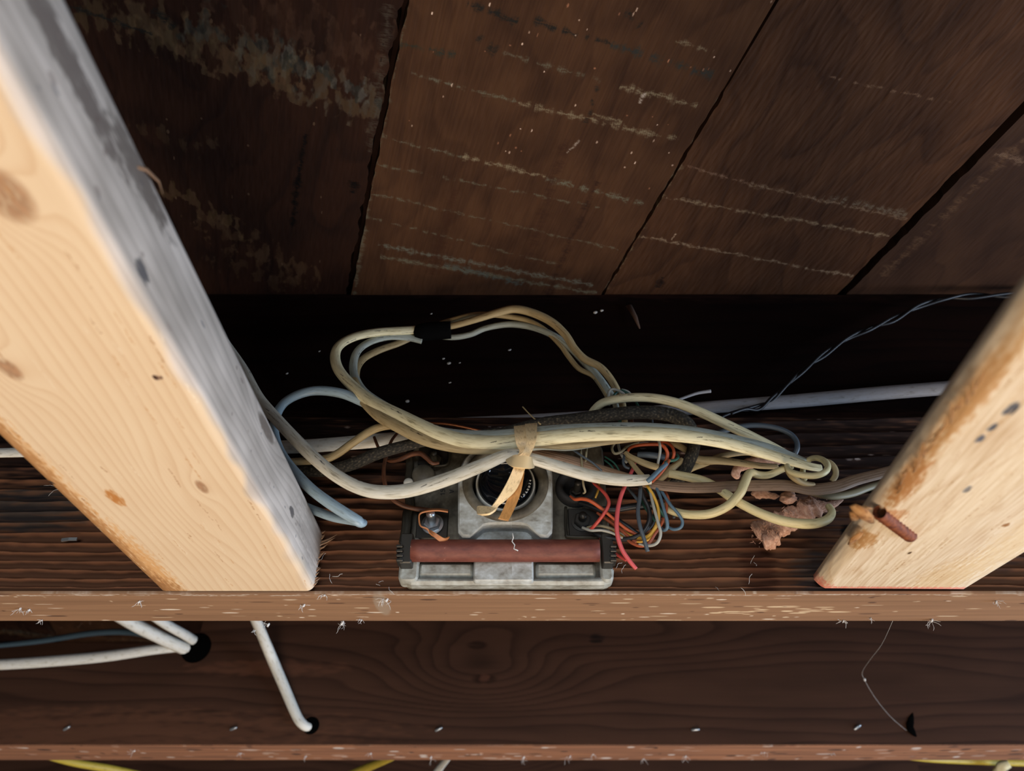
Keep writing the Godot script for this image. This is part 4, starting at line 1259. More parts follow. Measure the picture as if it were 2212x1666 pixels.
	cable("braided_cable", "black cloth-braided cable arching right of the strap and down into the wire tangle", "cable", "black braided cables", M.braid, [1080, 938, 22, 26, 1165, 916, 24, 27, 1245, 906, 26, 28, 1317, 896, 28, 29, 1389, 891, 30, 30, 1444, 896, 30, 31, 1480, 912, 30, 31, 1496, 938, 28, 29, 1498, 970, 26, 27, 1486, 1002, 24, 27, 1472, 1028, 22, 26, 1452, 1052, 20, 24], 1.0, 14, 16, 0.10)
	cable("white_cable", "white flat cable lying on the joist's ledge, rising to the rough timber at the right", "cable", "", M.dim_white, [960, 918, -8, 34, 1136, 910, -8, 34, 1320, 899, -8, 34, 1469, 885, -8, 31, 1700, 868, -8, 34, 1900, 850, -8, 35, 2060, 837, -8, 35, 2240, 820, -8, 35], 0.55, 10)
	cable("white_cable", "white flat cable running behind the broad timber along the left of the ridged joist", "cable", "", M.white_cable, [-120, 985, 4, 24, 20, 978, 4, 24, 300, 974, 4, 30, 611, 966, 4, 34, 720, 960, 4, 35, 840, 950, 4, 36, 960, 944, 3, 34, 1100, 940, 3, 30], 0.45, 10)
	cable("ribbed_cord", "brown ribbed flat cord passing behind the strap and on to the rough timber", "cord", "", M.brown_cord, [1080, 950, 30, 22, 1153, 974, 34, 23, 1207, 987, 36, 23, 1261, 1003, 36, 23, 1315, 1020, 35, 23, 1360, 1034, 34, 23, 1418, 1048, 34, 24, 1498, 1054, 34, 26, 1606, 1050, 34, 26, 1697, 1049, 34, 27, 1751, 1058, 34, 28, 1805, 1052, 34, 27, 1850, 1037, 33, 25, 1900, 1024, 32, 24, 1990, 1000, 30, 22], 0.35, 40, 6, 0.0, 5)
	cable("round_cable", "cream round cable arching over the black braided one, right of the tangle", "cable", "", M.cream_sheath, [1276, 900, 20, 18, 1284, 885, 24, 18, 1306, 869, 28, 19, 1353, 860, 32, 20, 1407, 860, 34, 21, 1462, 871, 35, 22, 1516, 892, 35, 22, 1588, 926, 34, 22, 1661, 962, 32, 21, 1710, 988, 30, 18], 0.9)
	cable("round_cable", "cream round cable sagging lowest across the pink scrap and up beside the rough timber", "cable", "cream cables drooping right of the tangle", M.cream_clean, [1440, 1022, 26, 18, 1472, 1028, 28, 19, 1516, 1038, 30, 20, 1552, 1056, 32, 20, 1588, 1081, 34, 20, 1642, 1109, 36, 21, 1697, 1127, 37, 22, 1751, 1132, 37, 22, 1784, 1124, 35, 20, 1797, 1108, 32, 17, 1790, 1094, 28, 15], 0.95)
	cable("round_cable", "cream round cable dipping under the wires and crossing back up toward the knot", "cable", "cream cables drooping right of the tangle", M.cream_clean, [1436, 1092, 24, 15, 1452, 1104, 28, 18, 1490, 1112, 32, 19, 1534, 1110, 36, 20, 1572, 1093, 39, 20, 1598, 1066, 40, 20, 1608, 1044, 38, 20, 1620, 1022, 34, 18, 1638, 1026, 30, 17, 1661, 1026, 30, 16, 1690, 1014, 32, 15, 1712, 1006, 34, 14], 0.95)
	cable("knotted_cable", "cream cable wound in a small tight knot at the right end of the bundle", "cable", "", M.cream_clean, [1700, 1006, 44, 12, 1706, 1018, 46, 13, 1728, 1026, 49, 14, 1758, 1028, 51, 14, 1779, 1022, 52, 14, 1788, 1010, 50, 14, 1782, 997, 46, 14, 1766, 990, 40, 13, 1750, 992, 34, 12, 1738, 1004, 30, 12, 1734, 1020, 30, 12, 1738, 1036, 32, 12], 1.0, 10)
	cable("knotted_cable", "second turn of cream cable curling down behind the right side of the knot", "cable", "", M.tan_sheath, [1776, 996, 30, 12, 1792, 1000, 31, 13, 1803, 1012, 31, 13, 1805, 1026, 30, 13, 1797, 1040, 28, 12], 1.0, 10)
	cable("knotted_cable", "third turn of cream cable hanging from the left side of the knot", "cable", "", M.tan_sheath, [1716, 998, 32, 12, 1702, 1008, 36, 13, 1705, 1022, 38, 13, 1716, 1034, 38, 13, 1734, 1044, 36, 12, 1758, 1048, 34, 11], 1.0, 10)
	cable("thin_cable", "slate blue cable looping dimly behind the bundle near the ridged joist", "cable", "", M.slate_wire, [1500, 944, 6, 10, 1555, 934, 8, 12, 1592, 923, 8, 12, 1633, 919, 8, 12, 1673, 924, 8, 12, 1704, 936, 8, 12, 1719, 951, 8, 12, 1722, 968, 8, 12, 1715, 985, 6, 11], 0.9)
	cable("torn_cable", "beige cable with a torn frayed end beside the black braided cable", "cable", "torn cables behind the bundle", M.tan_sheath, [1500, 991, 22, 20, 1520, 995, 22, 22, 1550, 995, 21, 20, 1590, 999, 20, 18, 1640, 1006, 18, 16, 1680, 1008, 16, 14], 0.5)
	cable("torn_cable", "beige strand rising from the tangle to join the torn cable", "cable", "torn cables behind the bundle", M.tan_sheath, [1440, 1050, 16, 18, 1465, 1030, 20, 18, 1492, 1012, 21, 17, 1525, 1000, 20, 16, 1560, 985, 17, 15, 1610, 978, 14, 14, 1640, 985, 12, 12], 0.6)
	cable("torn_cable", "beige cable slanting down from behind the cream cable to the braided one", "cable", "torn cables behind the bundle", M.tan_sheath, [1420, 938, 20, 16, 1450, 954, 22, 17, 1476, 968, 23, 18, 1492, 980, 24, 16], 0.6)
	cable("thin_cable", "olive cable half hidden under the brown ribbed cord near the rough timber", "cable", "", M.olive_wire, [1730, 1056, 24, 14, 1762, 1066, 24, 17, 1800, 1072, 24, 18, 1840, 1066, 22, 18, 1885, 1050, 20, 17, 1960, 1030, 18, 16], 0.7)
	# the loop right of the tape
	var g2 := "cables of the upper loop right of the black tape"
	cable("flat_cable", "beige cable outermost over the top of the loop right of the black tape", "cable", g2, M.tan_sheath, [930, 712, 12, 14, 978, 704, 14, 16, 1028, 690, 17, 17, 1070, 677, 19, 19, 1110, 668, 20, 20, 1150, 676, 20, 20, 1190, 695, 20, 20, 1220, 722, 20, 19, 1240, 752, 20, 18, 1262, 775, 20, 18, 1294, 792, 20, 18, 1316, 815, 20, 18, 1332, 842, 20, 17, 1344, 872, 20, 16, 1348, 905, 20, 15, 1352, 940, 20, 14], 0.7)
	cable("flat_cable", "beige cable crossing under the outermost one and bulging inward right of the black tape", "cable", g2, M.tan_sheath, [930, 706, 10, 11, 975, 692, 12, 12, 1022, 681, 13, 13, 1060, 680, 14, 13, 1098, 684, 14, 13, 1140, 693, 14, 13, 1178, 714, 14, 12, 1210, 745, 14, 12, 1228, 770, 14, 12, 1250, 796, 14, 12, 1280, 812, 14, 11, 1300, 838, 14, 7, 1314, 866, 14, 5], 0.8)
	cable("round_cable", "dim blue-grey cable lowest in the loop right of the black tape", "cable", g2, M.grey_sheath, [930, 724, 8, 12, 975, 729, 9, 13, 1015, 723, 10, 13, 1050, 709, 11, 13, 1100, 701, 12, 14, 1150, 707, 13, 15, 1195, 725, 14, 15, 1232, 752, 14, 16, 1262, 782, 14, 17, 1290, 812, 14, 17, 1312, 842, 14, 17, 1330, 872, 14, 16, 1336, 905, 14, 15], 0.9)
	# black tape round the loop
	var tp := path([893, 722, 13, 26, 905, 719, 13, 40, 925, 716, 13, 44, 955, 714, 13, 44, 974, 713, 13, 42], 5)
	tag(put(done(sweep(tp[0], tp[1], 0.75, Vector3.BACK, 16), M.tape), "tape_wrap", self), "black tape wrapped round the cables at the top of the loop", "tape")
	# twisted pair at the upper right
	var tw := [[2260, 632], [2180, 638], [2100, 640], [2040, 646], [1985, 662], [1930, 690], [1880, 710], [1830, 732], [1780, 766], [1735, 800], [1700, 832], [1668, 862], [1640, 880]]
	for s in 2:
		var p := []
		for k in tw.size():
			var q: Array = tw[k]
			p.append_array([q[0], q[1] + sin(k * 2.2 + s * PI) * 5.0, -5 + cos(k * 2.2 + s * PI) * 1.5, 7])
		p.append_array([1610 - s * 30, 884 + s * 8, 0, 7, 1580 - s * 30, 894 + s * 12, 4, 6])
		cable("twisted_wire", ["black wire of the twisted pair at the upper right, ending higher over the white cable", "black wire of the twisted pair at the upper right, ending lower and further left"][s], "wire", "twisted pair at the upper right", M.navy_wire, p, 1.0, 8)
	# beyond the near joist
	cable("white_cable", "pale cable sagging from the left edge into the notch of the second joist", "cable", "pale cables in the gap behind the near joist", M.white_cable, [-200, 1445, -446, 20, 0, 1436, -446, 23, 120, 1428, -446, 24, 230, 1418, -446, 24, 330, 1404, -447, 22, 395, 1398, -452, 20, 430, 1396, -462, 20, 480, 1392, -480, 20], 0.8)
	cable("white_cable", "thick pale cable slanting down from the near joist into the notch, lower of two", "cable", "pale cables in the gap behind the near joist", M.white_cable, [150, 1262, -330, 28, 275, 1340, -400, 28, 340, 1374, -430, 27, 400, 1402, -452, 26, 425, 1412, -462, 25, 480, 1430, -490, 24], 0.8)
	cable("white_cable", "pale cable slanting beside the thick one into the notch, upper of two", "cable", "pale cables in the gap behind the near joist", M.white_cable, [250, 1270, -330, 20, 345, 1340, -400, 20, 400, 1372, -435, 20, 425, 1388, -456, 20, 450, 1400, -466, 20, 500, 1424, -495, 18], 0.8)
	cable("teal_cable", "dim teal cable far back inside the notch at the left", "cable", "", M.blue_wire, [-60, 1400, -700, 10, 80, 1386, -700, 12, 200, 1368, -700, 13, 280, 1366, -700, 13, 340, 1378, -680, 11], 0.9)
	cable("white_cable", "white cable hanging from behind the near joist into a hole low in the second joist", "cable", "pale cables in the gap behind the near joist", M.white_cable, [520, 1270, -310, 23, 555, 1345, -380, 23, 582, 1410, -430, 23, 612, 1480, -444, 22, 640, 1545, -447, 21, 655, 1566, -448, 20, 668, 1572, -452, 18, 676, 1574, -458, 17], 0.8)
	cable("yellow_cable", "yellow cable at the bottom edge of the view, left, slanting down to the right", "cable", "yellow cables behind the second joist", M.yellow_cable, [70, 1618, -545, 15, 95, 1630, -560, 15, 160, 1648, -600, 15, 240, 1662, -640, 16, 330, 1682, -680, 16], 0.7)
	cable("yellow_cable", "yellow cable at the bottom edge below the porcelain block, slanting down to the left", "cable", "yellow cables behind the second joist", M.yellow_cable, [890, 1612, -545, 16, 850, 1634, -565, 17, 800, 1656, -610, 18, 740, 1682, -660, 18], 0.7)
	cable("white_cable", "short white cable at the bottom edge right of the yellow one", "cable", "", M.white_cable, [985, 1612, -545, 15, 970, 1634, -565, 16, 950, 1660, -620, 17, 930, 1690, -660, 17], 0.7)
	cable("yellow_cable", "yellow cable lying flat along the bottom right edge of the view", "cable", "yellow cables behind the second joist", M.yellow_cable, [1930, 1634, -560, 8, 2010, 1640, -570, 14, 2100, 1644, -580, 15, 2212, 1648, -585, 15, 2340, 1650, -590, 15], 0.6)
	cable("white_cable", "bright cable stub poking up at the bottom right corner under the yellow one", "cable", "", M.cream_sheath, [2180, 1650, -560, 16, 2165, 1656, -565, 22, 2158, 1668, -575, 24, 2150, 1690, -585, 24], 0.8)
	# left end of the block
	cable("copper_wire", "old copper wire hanging left of the block and running to its lower left terminal", "wire", "", M.old_copper, [862, 932, 14, 6, 846, 952, 16, 7, 836, 980, 20, 8, 829, 1012, 24, 9, 832, 1048, 26, 9, 846, 1076, 26, 10, 868, 1091, 24, 11, 892, 1098, 22, 11, 912, 1101, 21, 12, 928, 1103, 20, 10], 0.8)
	cable("cloth_wire", "brown cloth-covered wire bending up to the block's upper left terminal", "wire", "", M.old_copper, [808, 944, 8, 6, 820, 972, 10, 7, 838, 994, 14, 9, 862, 993, 18, 11, 888, 982, 22, 12, 908, 980, 24, 12, 922, 990, 24, 11, 934, 1001, 24, 9, 948, 1000, 23, 7], 0.8)
	cable("copper_wire", "thin bare copper wire along the top of the grey cable, left of the strap", "wire", "", M.copper, [900, 912, 40, 3, 930, 914, 44, 5, 975, 918, 46, 6, 1032, 930, 46, 6, 1060, 938, 44, 4], 0.8)
	cable("stiff_wire", "thin stiff dark wire sticking up left above the strap", "wire", "", M.tan_sheath, [1129, 879, 24, 3, 1145, 896, 26, 3, 1168, 917, 28, 3.5], 1.0, 6)
	cable("white_wire", "short bluish white wire end poking up over the white flat cable", "wire", "", M.dim_white, [1440, 872, 18, 5, 1470, 862, 18, 6, 1505, 850, 18, 7, 1535, 845, 18, 8], 0.9, 8)

# ---------------------------------------------------------------- thin wires of the tangle
func wires() -> void:
	var g := "coloured wires hanging in the tangle"
	var list := [
		["red_wire", "red wire in a C-shaped bend right of the block's upper terminal", "red_wire", [1270, 1022, 26, 6, 1282, 1042, 30, 8, 1297, 1056, 32, 8, 1311, 1073, 33, 8, 1315, 1090, 33, 8, 1303, 1112, 31, 8, 1284, 1136, 26, 8, 1274, 1144, 22, 6]],
		["red_wire", "longest pink-red wire, hanging lowest with its end over the joist ridges", "pink_wire", [1372, 1000, 28, 6, 1365, 1018, 32, 8, 1351, 1047, 36, 9, 1339, 1080, 37, 9, 1333, 1114, 37, 10, 1333, 1151, 36, 10, 1343, 1186, 34, 10, 1359, 1211, 32, 10, 1374, 1229, 30, 9]],
		["red_wire", "short dim red wire running under the end of the longest pink-red one", "red_wire", [1294, 1160, 16, 6, 1326, 1193, 20, 7, 1340, 1203, 22, 7, 1353, 1211, 23, 7]],
		["orange_wire", "bright orange wire coming out of the black grommet", "orange_wire", [1232, 1072, 22, 5, 1242, 1079, 26, 7, 1258, 1078, 29, 8, 1276, 1083, 31, 8, 1302, 1101, 30, 8, 1321, 1117, 28, 7, 1352, 1142, 25, 7, 1380, 1158, 24, 7]],
		["orange_wire", "dull orange wire lying lower behind the longest pink-red wire", "rust_wire", [1290, 1108, 18, 6, 1307, 1120, 20, 8, 1333, 1139, 22, 8, 1358, 1160, 24, 8, 1374, 1172, 25, 7]],
		["yellow_wire", "yellow wire curling in a long hook beside the black loop", "yellow_wire", [1322, 1132, 20, 6, 1345, 1149, 22, 7, 1372, 1161, 25, 8, 1398, 1160, 29, 9, 1414, 1143, 32, 9, 1422, 1120, 34, 8, 1421, 1096, 35, 7, 1412, 1072, 36, 7, 1400, 1052, 36, 7, 1390, 1040, 34, 6]],
		["white_wire", "white wire fanning out of the block's lower right terminal", "white_wire", [1258, 1140, 20, 6, 1276, 1146, 23, 7, 1300, 1146, 24, 6, 1323, 1152, 25, 6, 1345, 1163, 25, 5]],
		["white_wire", "pale wire above the other white one at the lower right terminal", "olive_wire", [1268, 1140, 18, 5, 1292, 1136, 21, 6, 1318, 1141, 22, 6, 1340, 1152, 23, 5, 1362, 1166, 23, 5]],
		["black_wire", "thick black wire looping low across the tangle from the terminal", "black_wire", [1280, 1148, 18, 10, 1296, 1158, 20, 11, 1333, 1165, 22, 11, 1364, 1163, 25, 11, 1390, 1149, 28, 11, 1403, 1124, 30, 11, 1401, 1098, 31, 10, 1390, 1074, 32, 10, 1382, 1050, 32, 10]],
		["black_wire", "black wire slanting across behind the orange one", "black_wire", [1250, 1086, 16, 9, 1280, 1096, 18, 10, 1320, 1116, 19, 11, 1350, 1134, 20, 11, 1378, 1154, 20, 10]],
		["slate_wire", "thick slate wire hanging straight with a blue-grey blunt end", "slate_wire", [1384, 1044, 34, 9, 1382, 1075, 36, 9, 1378, 1104, 37, 9, 1382, 1135, 37, 9, 1391, 1164, 36, 9, 1399, 1192, 34, 9]],
		["grey_wire", "grey-white wire making the largest hook at the right of the tangle", "white_wire", [1402, 1046, 34, 6, 1406, 1070, 36, 6, 1412, 1095, 37, 7, 1421, 1128, 37, 7, 1427, 1152, 36, 7, 1420, 1172, 34, 7, 1404, 1179, 31, 7, 1380, 1176, 28, 6]],
		["orange_wire", "rust-orange wire under the grey-white hook, lowest of the loops", "rust_wire", [1355, 1166, 24, 6, 1366, 1174, 26, 7, 1384, 1180, 28, 7, 1401, 1174, 30, 7, 1416, 1152, 32, 6, 1430, 1130, 32, 6, 1440, 1098, 31, 6, 1436, 1070, 30, 5]],
		["blue_wire", "blue wire bent in a narrow hairpin right of the yellow one", "blue_wire", [1412, 1044, 33, 7, 1424, 1068, 35, 7, 1432, 1094, 36, 7, 1440, 1122, 35, 8, 1441, 1140, 33, 8, 1434, 1146, 30, 7, 1428, 1140, 27, 6]],
		["blue_wire", "slate blue wire forming the rightmost teardrop loop of the tangle", "blue_wire", [1418, 1046, 30, 7, 1430, 1063, 32, 7, 1446, 1088, 33, 7, 1463, 1108, 33, 7, 1474, 1126, 32, 7, 1470, 1140, 31, 7, 1455, 1144, 29, 7, 1442, 1138, 27, 6]],
		["green_wire", "green wire hanging between the yellow and blue ones", "green_wire", [1392, 1042, 30, 6, 1404, 1066, 32, 7, 1416, 1088, 33, 8, 1430, 1108, 33, 8, 1440, 1124, 31, 7]],
		["green_wire", "dark green wire behind the black loop", "green_wire", [1384, 1070, 20, 7, 1392, 1092, 22, 8, 1404, 1110, 22, 8, 1416, 1126, 22, 7]],
		["slate_wire", "slate wire slanting behind the pink-red one towards the tangle", "slate_wire", [1350, 1046, 22, 6, 1366, 1066, 24, 7, 1380, 1084, 25, 7]],
		["orange_wire", "orange wire arching left to right just under the cream cable", "orange_wire", [1356, 976, 26, 6, 1362, 967, 30, 7, 1380, 962, 33, 7, 1410, 960, 35, 8, 1430, 962, 35, 8, 1441, 976, 34, 8, 1440, 992, 32, 8, 1431, 1008, 29, 7, 1422, 1026, 26, 6]],
		["orange_wire", "second orange wire outside the first arch, its right side only", "orange_wire", [1424, 955, 26, 6, 1440, 956, 28, 7, 1452, 966, 29, 7, 1456, 980, 28, 7, 1452, 994, 26, 6]],
		["white_wire", "pale wire dropping straight from the cream cable past the orange arch", "white_wire", [1418, 944, 38, 5, 1424, 956, 40, 6, 1426, 974, 40, 6, 1422, 996, 38, 6, 1421, 1008, 36, 5]],
		["white_wire", "olive wire in a small ring left of the orange arch", "olive_wire", [1348, 950, 28, 6, 1330, 956, 30, 6, 1322, 968, 30, 6, 1328, 980, 30, 6, 1342, 976, 29, 6, 1356, 964, 28, 6, 1380, 956, 28, 5]],
		["white_wire", "pale wire running down behind the olive ring", "white_wire", [1336, 944, 22, 5, 1336, 962, 23, 6, 1342, 982, 24, 6, 1354, 1000, 24, 6]],
		["green_wire", "bright green wire end at the tip of the stripped cable", "green_wire", [1436, 1000, 32, 6, 1446, 996, 34, 7, 1458, 994, 34, 7, 1465, 988, 33, 6, 1462, 982, 31, 5]],
		["blue_wire", "pale blue stub sticking out of the lower stripped cable", "blue_wire", [1398, 1041, 44, 10, 1408, 1032, 45, 11, 1424, 1016, 44, 10, 1440, 1002, 42, 9]],
		["orange_wire", "rust wire running along the right of the pale blue stub", "rust_wire", [1408, 1042, 38, 6, 1424, 1026, 39, 7, 1438, 1008, 39, 7, 1446, 994, 37, 6]],
		["grey_wire", "dark grey wire curving down left of the stripped cables", "slate_wire", [1352, 980, 26, 6, 1346, 996, 28, 6, 1350, 1008, 28, 6, 1360, 1012, 28, 6]],
		["grey_wire", "thin grey wire slanting from the strap across the brown ribbed cord", "slate_wire", [1232, 968, 40, 5, 1258, 986, 41, 5, 1280, 1000, 41, 5, 1300, 1018, 40, 5]],
		["white_wire", "beige wire hanging straight before the black grommet", "olive_wire", [1254, 964, 38, 5, 1256, 990, 40, 5, 1258, 1020, 40, 5, 1260, 1046, 38, 5, 1264, 1062, 36, 5, 1260, 1066, 34, 4]],
		["olive_wire", "second beige wire hanging beside the first before the grommet", "olive_wire", [1268, 962, 36, 5, 1266, 984, 37, 5, 1264, 1006, 36, 5]],
		["yellow_wire", "short yellow wire behind the red C-shaped bend", "yellow_wire", [1294, 1044, 22, 4, 1292, 1060, 23, 5, 1286, 1076, 22, 4]],
		["teal_wire", "thin dark teal wire curving behind the sagging pale cable", "green_wire", [1306, 986, 14, 4, 1324, 998, 15, 4, 1336, 1014, 15, 4, 1340, 1030, 14, 4]],
		["teal_wire", "second thin teal wire just below the first", "green_wire", [1306, 994, 12, 4, 1320, 1006, 13, 4, 1330, 1022, 13, 4]],
		["grey_wire", "thin pale wire leaving the inward cable and dropping to the tangle's top", "olive_wire", [1284, 820, 16, 4, 1298, 840, 17, 4, 1312, 864, 18, 4]],
		["white_wire", "white wire in a small arch at the top of the tangle", "white_wire", [1316, 876, 26, 5, 1314, 856, 27, 6, 1318, 843, 28, 6, 1330, 842, 28, 6, 1346, 850, 28, 6, 1356, 860, 27, 5]],
		["green_wire", "teal wire crossing inside the small white arch", "green_wire", [1322, 872, 22, 6, 1328, 852, 23, 6, 1342, 844, 24, 6, 1358, 852, 24, 6, 1372, 866, 23, 5]],
		["grey_wire", "pale grey wire sloping right from the top of the tangle", "white_wire", [1342, 842, 20, 5, 1356, 846, 20, 5, 1368, 858, 20, 5]],
		["green_wire", "teal wire slanting behind the cream arch onto the white flat cable", "green_wire", [1374, 868, 12, 5, 1380, 880, 13, 6, 1392, 890, 13, 5]],
		["green_wire", "green wire end showing between the braided and cream cables", "green_wire", [1340, 900, 20, 9, 1339, 914, 20, 9, 1338, 930, 20, 9]],
		["blue_wire", "blue wire end showing between the braided and cream cables", "slate_wire", [1408, 900, 16, 5, 1409, 914, 16, 5, 1409, 926, 16, 5]],
		["rust_wire", "rust wire end showing between the braided and cream cables", "old_copper", [1362, 896, 18, 8, 1365, 910, 18, 8, 1368, 926, 18, 8]],
		["rust_wire", "rust wire dropping from the ribbed cord toward the grommet", "rust_wire", [1254, 1000, 30, 6, 1258, 1016, 30, 7, 1262, 1030, 28, 6]],
		["slate_wire", "slate wire hanging just left of the blue hairpin", "slate_wire", [1406, 1040, 26, 7, 1410, 1064, 28, 8, 1420, 1092, 28, 8, 1424, 1118, 27, 8, 1418, 1140, 25, 7]],
		["slate_wire", "slate wire curving from the tangle out under the teardrop loop", "slate_wire", [1400, 1044, 22, 7, 1424, 1058, 23, 8, 1440, 1076, 23, 8, 1452, 1100, 22, 7, 1456, 1120, 21, 6]],
		["black_wire", "black wire looping close behind the yellow hook", "black_wire", [1394, 1052, 18, 8, 1410, 1076, 19, 9, 1416, 1108, 19, 9, 1406, 1136, 18, 9, 1386, 1152, 18, 8]],
		["rust_wire", "rust wire threading through the teardrop loop", "rust_wire", [1420, 1044, 24, 5, 1434, 1058, 25, 6, 1444, 1078, 25, 6, 1442, 1100, 24, 6, 1430, 1122, 23, 5]],
		["yellow_wire", "second yellow wire lying just under the yellow hook's foot", "yellow_wire", [1318, 1140, 14, 4, 1346, 1160, 16, 5, 1376, 1170, 18, 6, 1400, 1166, 20, 6, 1416, 1150, 22, 5]],
		["orange_wire", "thin orange wire under the black slanting one", "rust_wire", [1276, 1098, 12, 4, 1306, 1112, 14, 5, 1338, 1132, 15, 5, 1366, 1150, 16, 5]],
		["black_wire", "black wire bundled beside the hanging beige wires", "black_wire", [1272, 996, 30, 8, 1266, 1014, 31, 9, 1272, 1036, 30, 8]],
	]
	for q in list:
		cable(q[0], q[1], "wire", g, M[q[2]], q[3], 1.0, 8, 6)
	# stripped ends of two grey cables
	cable("stripped_cable", "beige stripped cable end pointing right in the middle of the tangle", "cable", "stripped cable ends in the tangle", M.tan_sheath, [1352, 978, 34, 11, 1360, 986, 36, 13, 1378, 995, 38, 15, 1400, 1004, 39, 16, 1422, 1010, 40, 16], 0.7)
	cable("stripped_cable", "beige stripped cable slanting down to the sagging cable's end", "cable", "stripped cable ends in the tangle", M.tan_sheath, [1354, 988, 32, 9, 1364, 1000, 36, 11, 1380, 1020, 40, 12, 1398, 1040, 43, 12], 0.8)
	cable("stripped_cable", "thick dark stripped cable lying across behind the orange arch", "cable", "stripped cable ends in the tangle", M.slate_wire, [1378, 982, 26, 13, 1400, 983, 28, 15, 1424, 986, 28, 15, 1440, 990, 26, 13], 0.8)
	cable("round_cable", "tan cable slanting up behind the pale blue stub", "cable", "", M.tan_sheath, [1410, 1048, 26, 14, 1436, 1026, 27, 16, 1456, 1008, 26, 16, 1474, 994, 24, 14], 0.8)
	cable("round_cable", "dark cable crossing low behind the longest pink-red wire", "cable", "", M.black_wire, [1290, 1098, 6, 14, 1330, 1100, 7, 15, 1370, 1094, 8, 15, 1410, 1090, 8, 14], 0.9)

# ---------------------------------------------------------------- strap, scraps, nails, lint
func oddments() -> void:
	# tan strap tying the cables: two bands, a knot and two tails
	var s := base("strap", Vector3.ZERO, "tan leathery strap tied in a knot round the cables before the black fuse", "strap")
	put(done(ribbon([1112, 925, 1134, 922, 44, 44, 1110, 921, 1134, 918, 54, 54, 1111, 932, 1135, 930, 64, 64, 1113, 948, 1137, 946, 67, 67, 1116, 962, 1137, 962, 66, 66, 1122, 974, 1134, 974, 63, 64, 1117, 985, 1126, 987, 62, 63], 0.0012), M.strap), "band", s)
	put(done(ribbon([1134, 920, 1160, 918, 44, 44, 1134, 916, 1160, 914, 54, 54, 1135, 928, 1160, 928, 65, 65, 1137, 948, 1159, 946, 69, 69, 1136, 964, 1155, 962, 69, 69, 1128, 978, 1149, 976, 68, 68, 1117, 987, 1142, 990, 66, 66], 0.0012), M.strap), "band", s)
	put(done(ribbon([1126, 984, 1122, 992, 60, 60, 1112, 988, 1097, 996, 66, 63, 1110, 990, 1099, 1003, 69, 66, 1116, 989, 1106, 1009, 71.5, 70, 1128, 987, 1118, 1012, 72.5, 72, 1139, 988, 1133, 1013, 72, 72, 1144, 989, 1147, 1013, 69, 69, 1143, 992, 1150, 1010, 64, 64], 0.0013, 8), M.strap), "knot", s)
	put(done(ribbon([1111, 1006, 1135, 1010, 68, 68, 1101, 1030, 1126, 1036, 66, 65, 1090, 1052, 1114, 1060, 65, 63, 1075, 1078, 1094, 1080, 64, 62, 1062, 1094, 1076, 1094, 62, 62, 1054, 1094, 1068, 1102, 60, 63, 1044, 1093, 1056, 1109, 58, 64, 1033, 1093, 1038, 1111, 56, 62, 1030, 1096, 1030, 1110, 54, 59], 0.0011), M.strap), "tail", s)
	put(done(ribbon([1120, 1016, 1133, 1020, 61, 61, 1108, 1048, 1127, 1056, 61, 60, 1097, 1076, 1119, 1082, 61, 60, 1086, 1102, 1108, 1106, 62, 61, 1078, 1118, 1099, 1123, 63, 62, 1076, 1121, 1095, 1125, 63, 62], 0.0011), M.strap_inside), "tail", s)
	# band of copper-brown strip round the lower left bolt
	var cs := base("copper_strip", Vector3.ZERO, "brown strip bent round the lower left bolt of the porcelain block with a free end", "strip")
	put(done(ribbon([968, 1101, 968, 1105, 22, 29, 945, 1098, 945, 1102, 22, 29, 921, 1100, 921, 1104, 20, 29, 906, 1108, 906, 1110, 18, 29, 903, 1122, 904, 1124, 18, 29, 906, 1136, 908, 1138, 18, 29, 918, 1144, 922, 1144, 22, 29, 930, 1148, 928, 1154, 26, 28, 948, 1156, 942, 1164, 27, 26, 960, 1162, 955, 1172, 26, 24, 970, 1159, 960, 1174, 25, 23], 0.0008, 8), mat("rust_strip", rgb8(176, 112, 66), 0.5)), "strip_loop", cs)
	# pink insulation scraps
	var iz := base("insulation_scrap", Vector3.ZERO, "dusty pink insulation scrap lying diagonally behind the lowest cream cable", "insulation", "pink insulation scraps")
	put(done(blob([dv(1636, 1160, 8), dv(1660, 1146, 9), dv(1690, 1130, 10), dv(1720, 1112, 11), dv(1748, 1098, 12), dv(1772, 1092, 11)], [0.0062, 0.0072, 0.0066, 0.0066, 0.0076, 0.0048], 0.5, 5, 1.0), M.insulation), "clump", iz)
	put(done(blob([dv(1645, 1166, 10), dv(1662, 1164, 11), dv(1680, 1160, 10)], [0.0045, 0.0056, 0.0036], 0.7, 6, 1.0), M.insulation), "clump", iz)
	put(done(blob([dv(1755, 1092, 12), dv(1785, 1094, 12), dv(1822, 1080, 11)], [0.0046, 0.0036, 0.0006], 0.35, 9, 0.5), M.insulation), "clump", iz)
	var fz := new_st(true)
	var line := spline([dv(1636, 1168, 10), dv(1668, 1150, 12), dv(1700, 1126, 13), dv(1740, 1104, 14), dv(1790, 1094, 13)], 12)
	for k in 420:
		var p: Vector3 = line[rng.randi() % line.size()] + Vector3(rng.randf() - 0.5, rng.randf() - 0.5, 0.3 * rng.randf()) * 0.011
		var v := Vector3(rng.randf() - 0.5, rng.randf() - 0.5, rng.randf() * 0.8 - 0.2).normalized() * (0.0012 + 0.0018 * rng.randf())
		var w := v.cross(Vector3(rng.randf(), rng.randf(), 1)).normalized() * 0.00012
		var m := p + v * 0.5 + Vector3(rng.randf() - 0.5, rng.randf() - 0.5, 0) * 0.0006
		for q in [w, v.cross(w).normalized() * 0.00012]:
			tri(fz, p - q, p + q, m + q)
			tri(fz, p - q, m + q, m - q)
			tri(fz, m - q, m + q, p + v)
	var fzo := put(done(fz, M.insulation), "fibres", iz)
	fzo.set_meta("kind", "stuff")
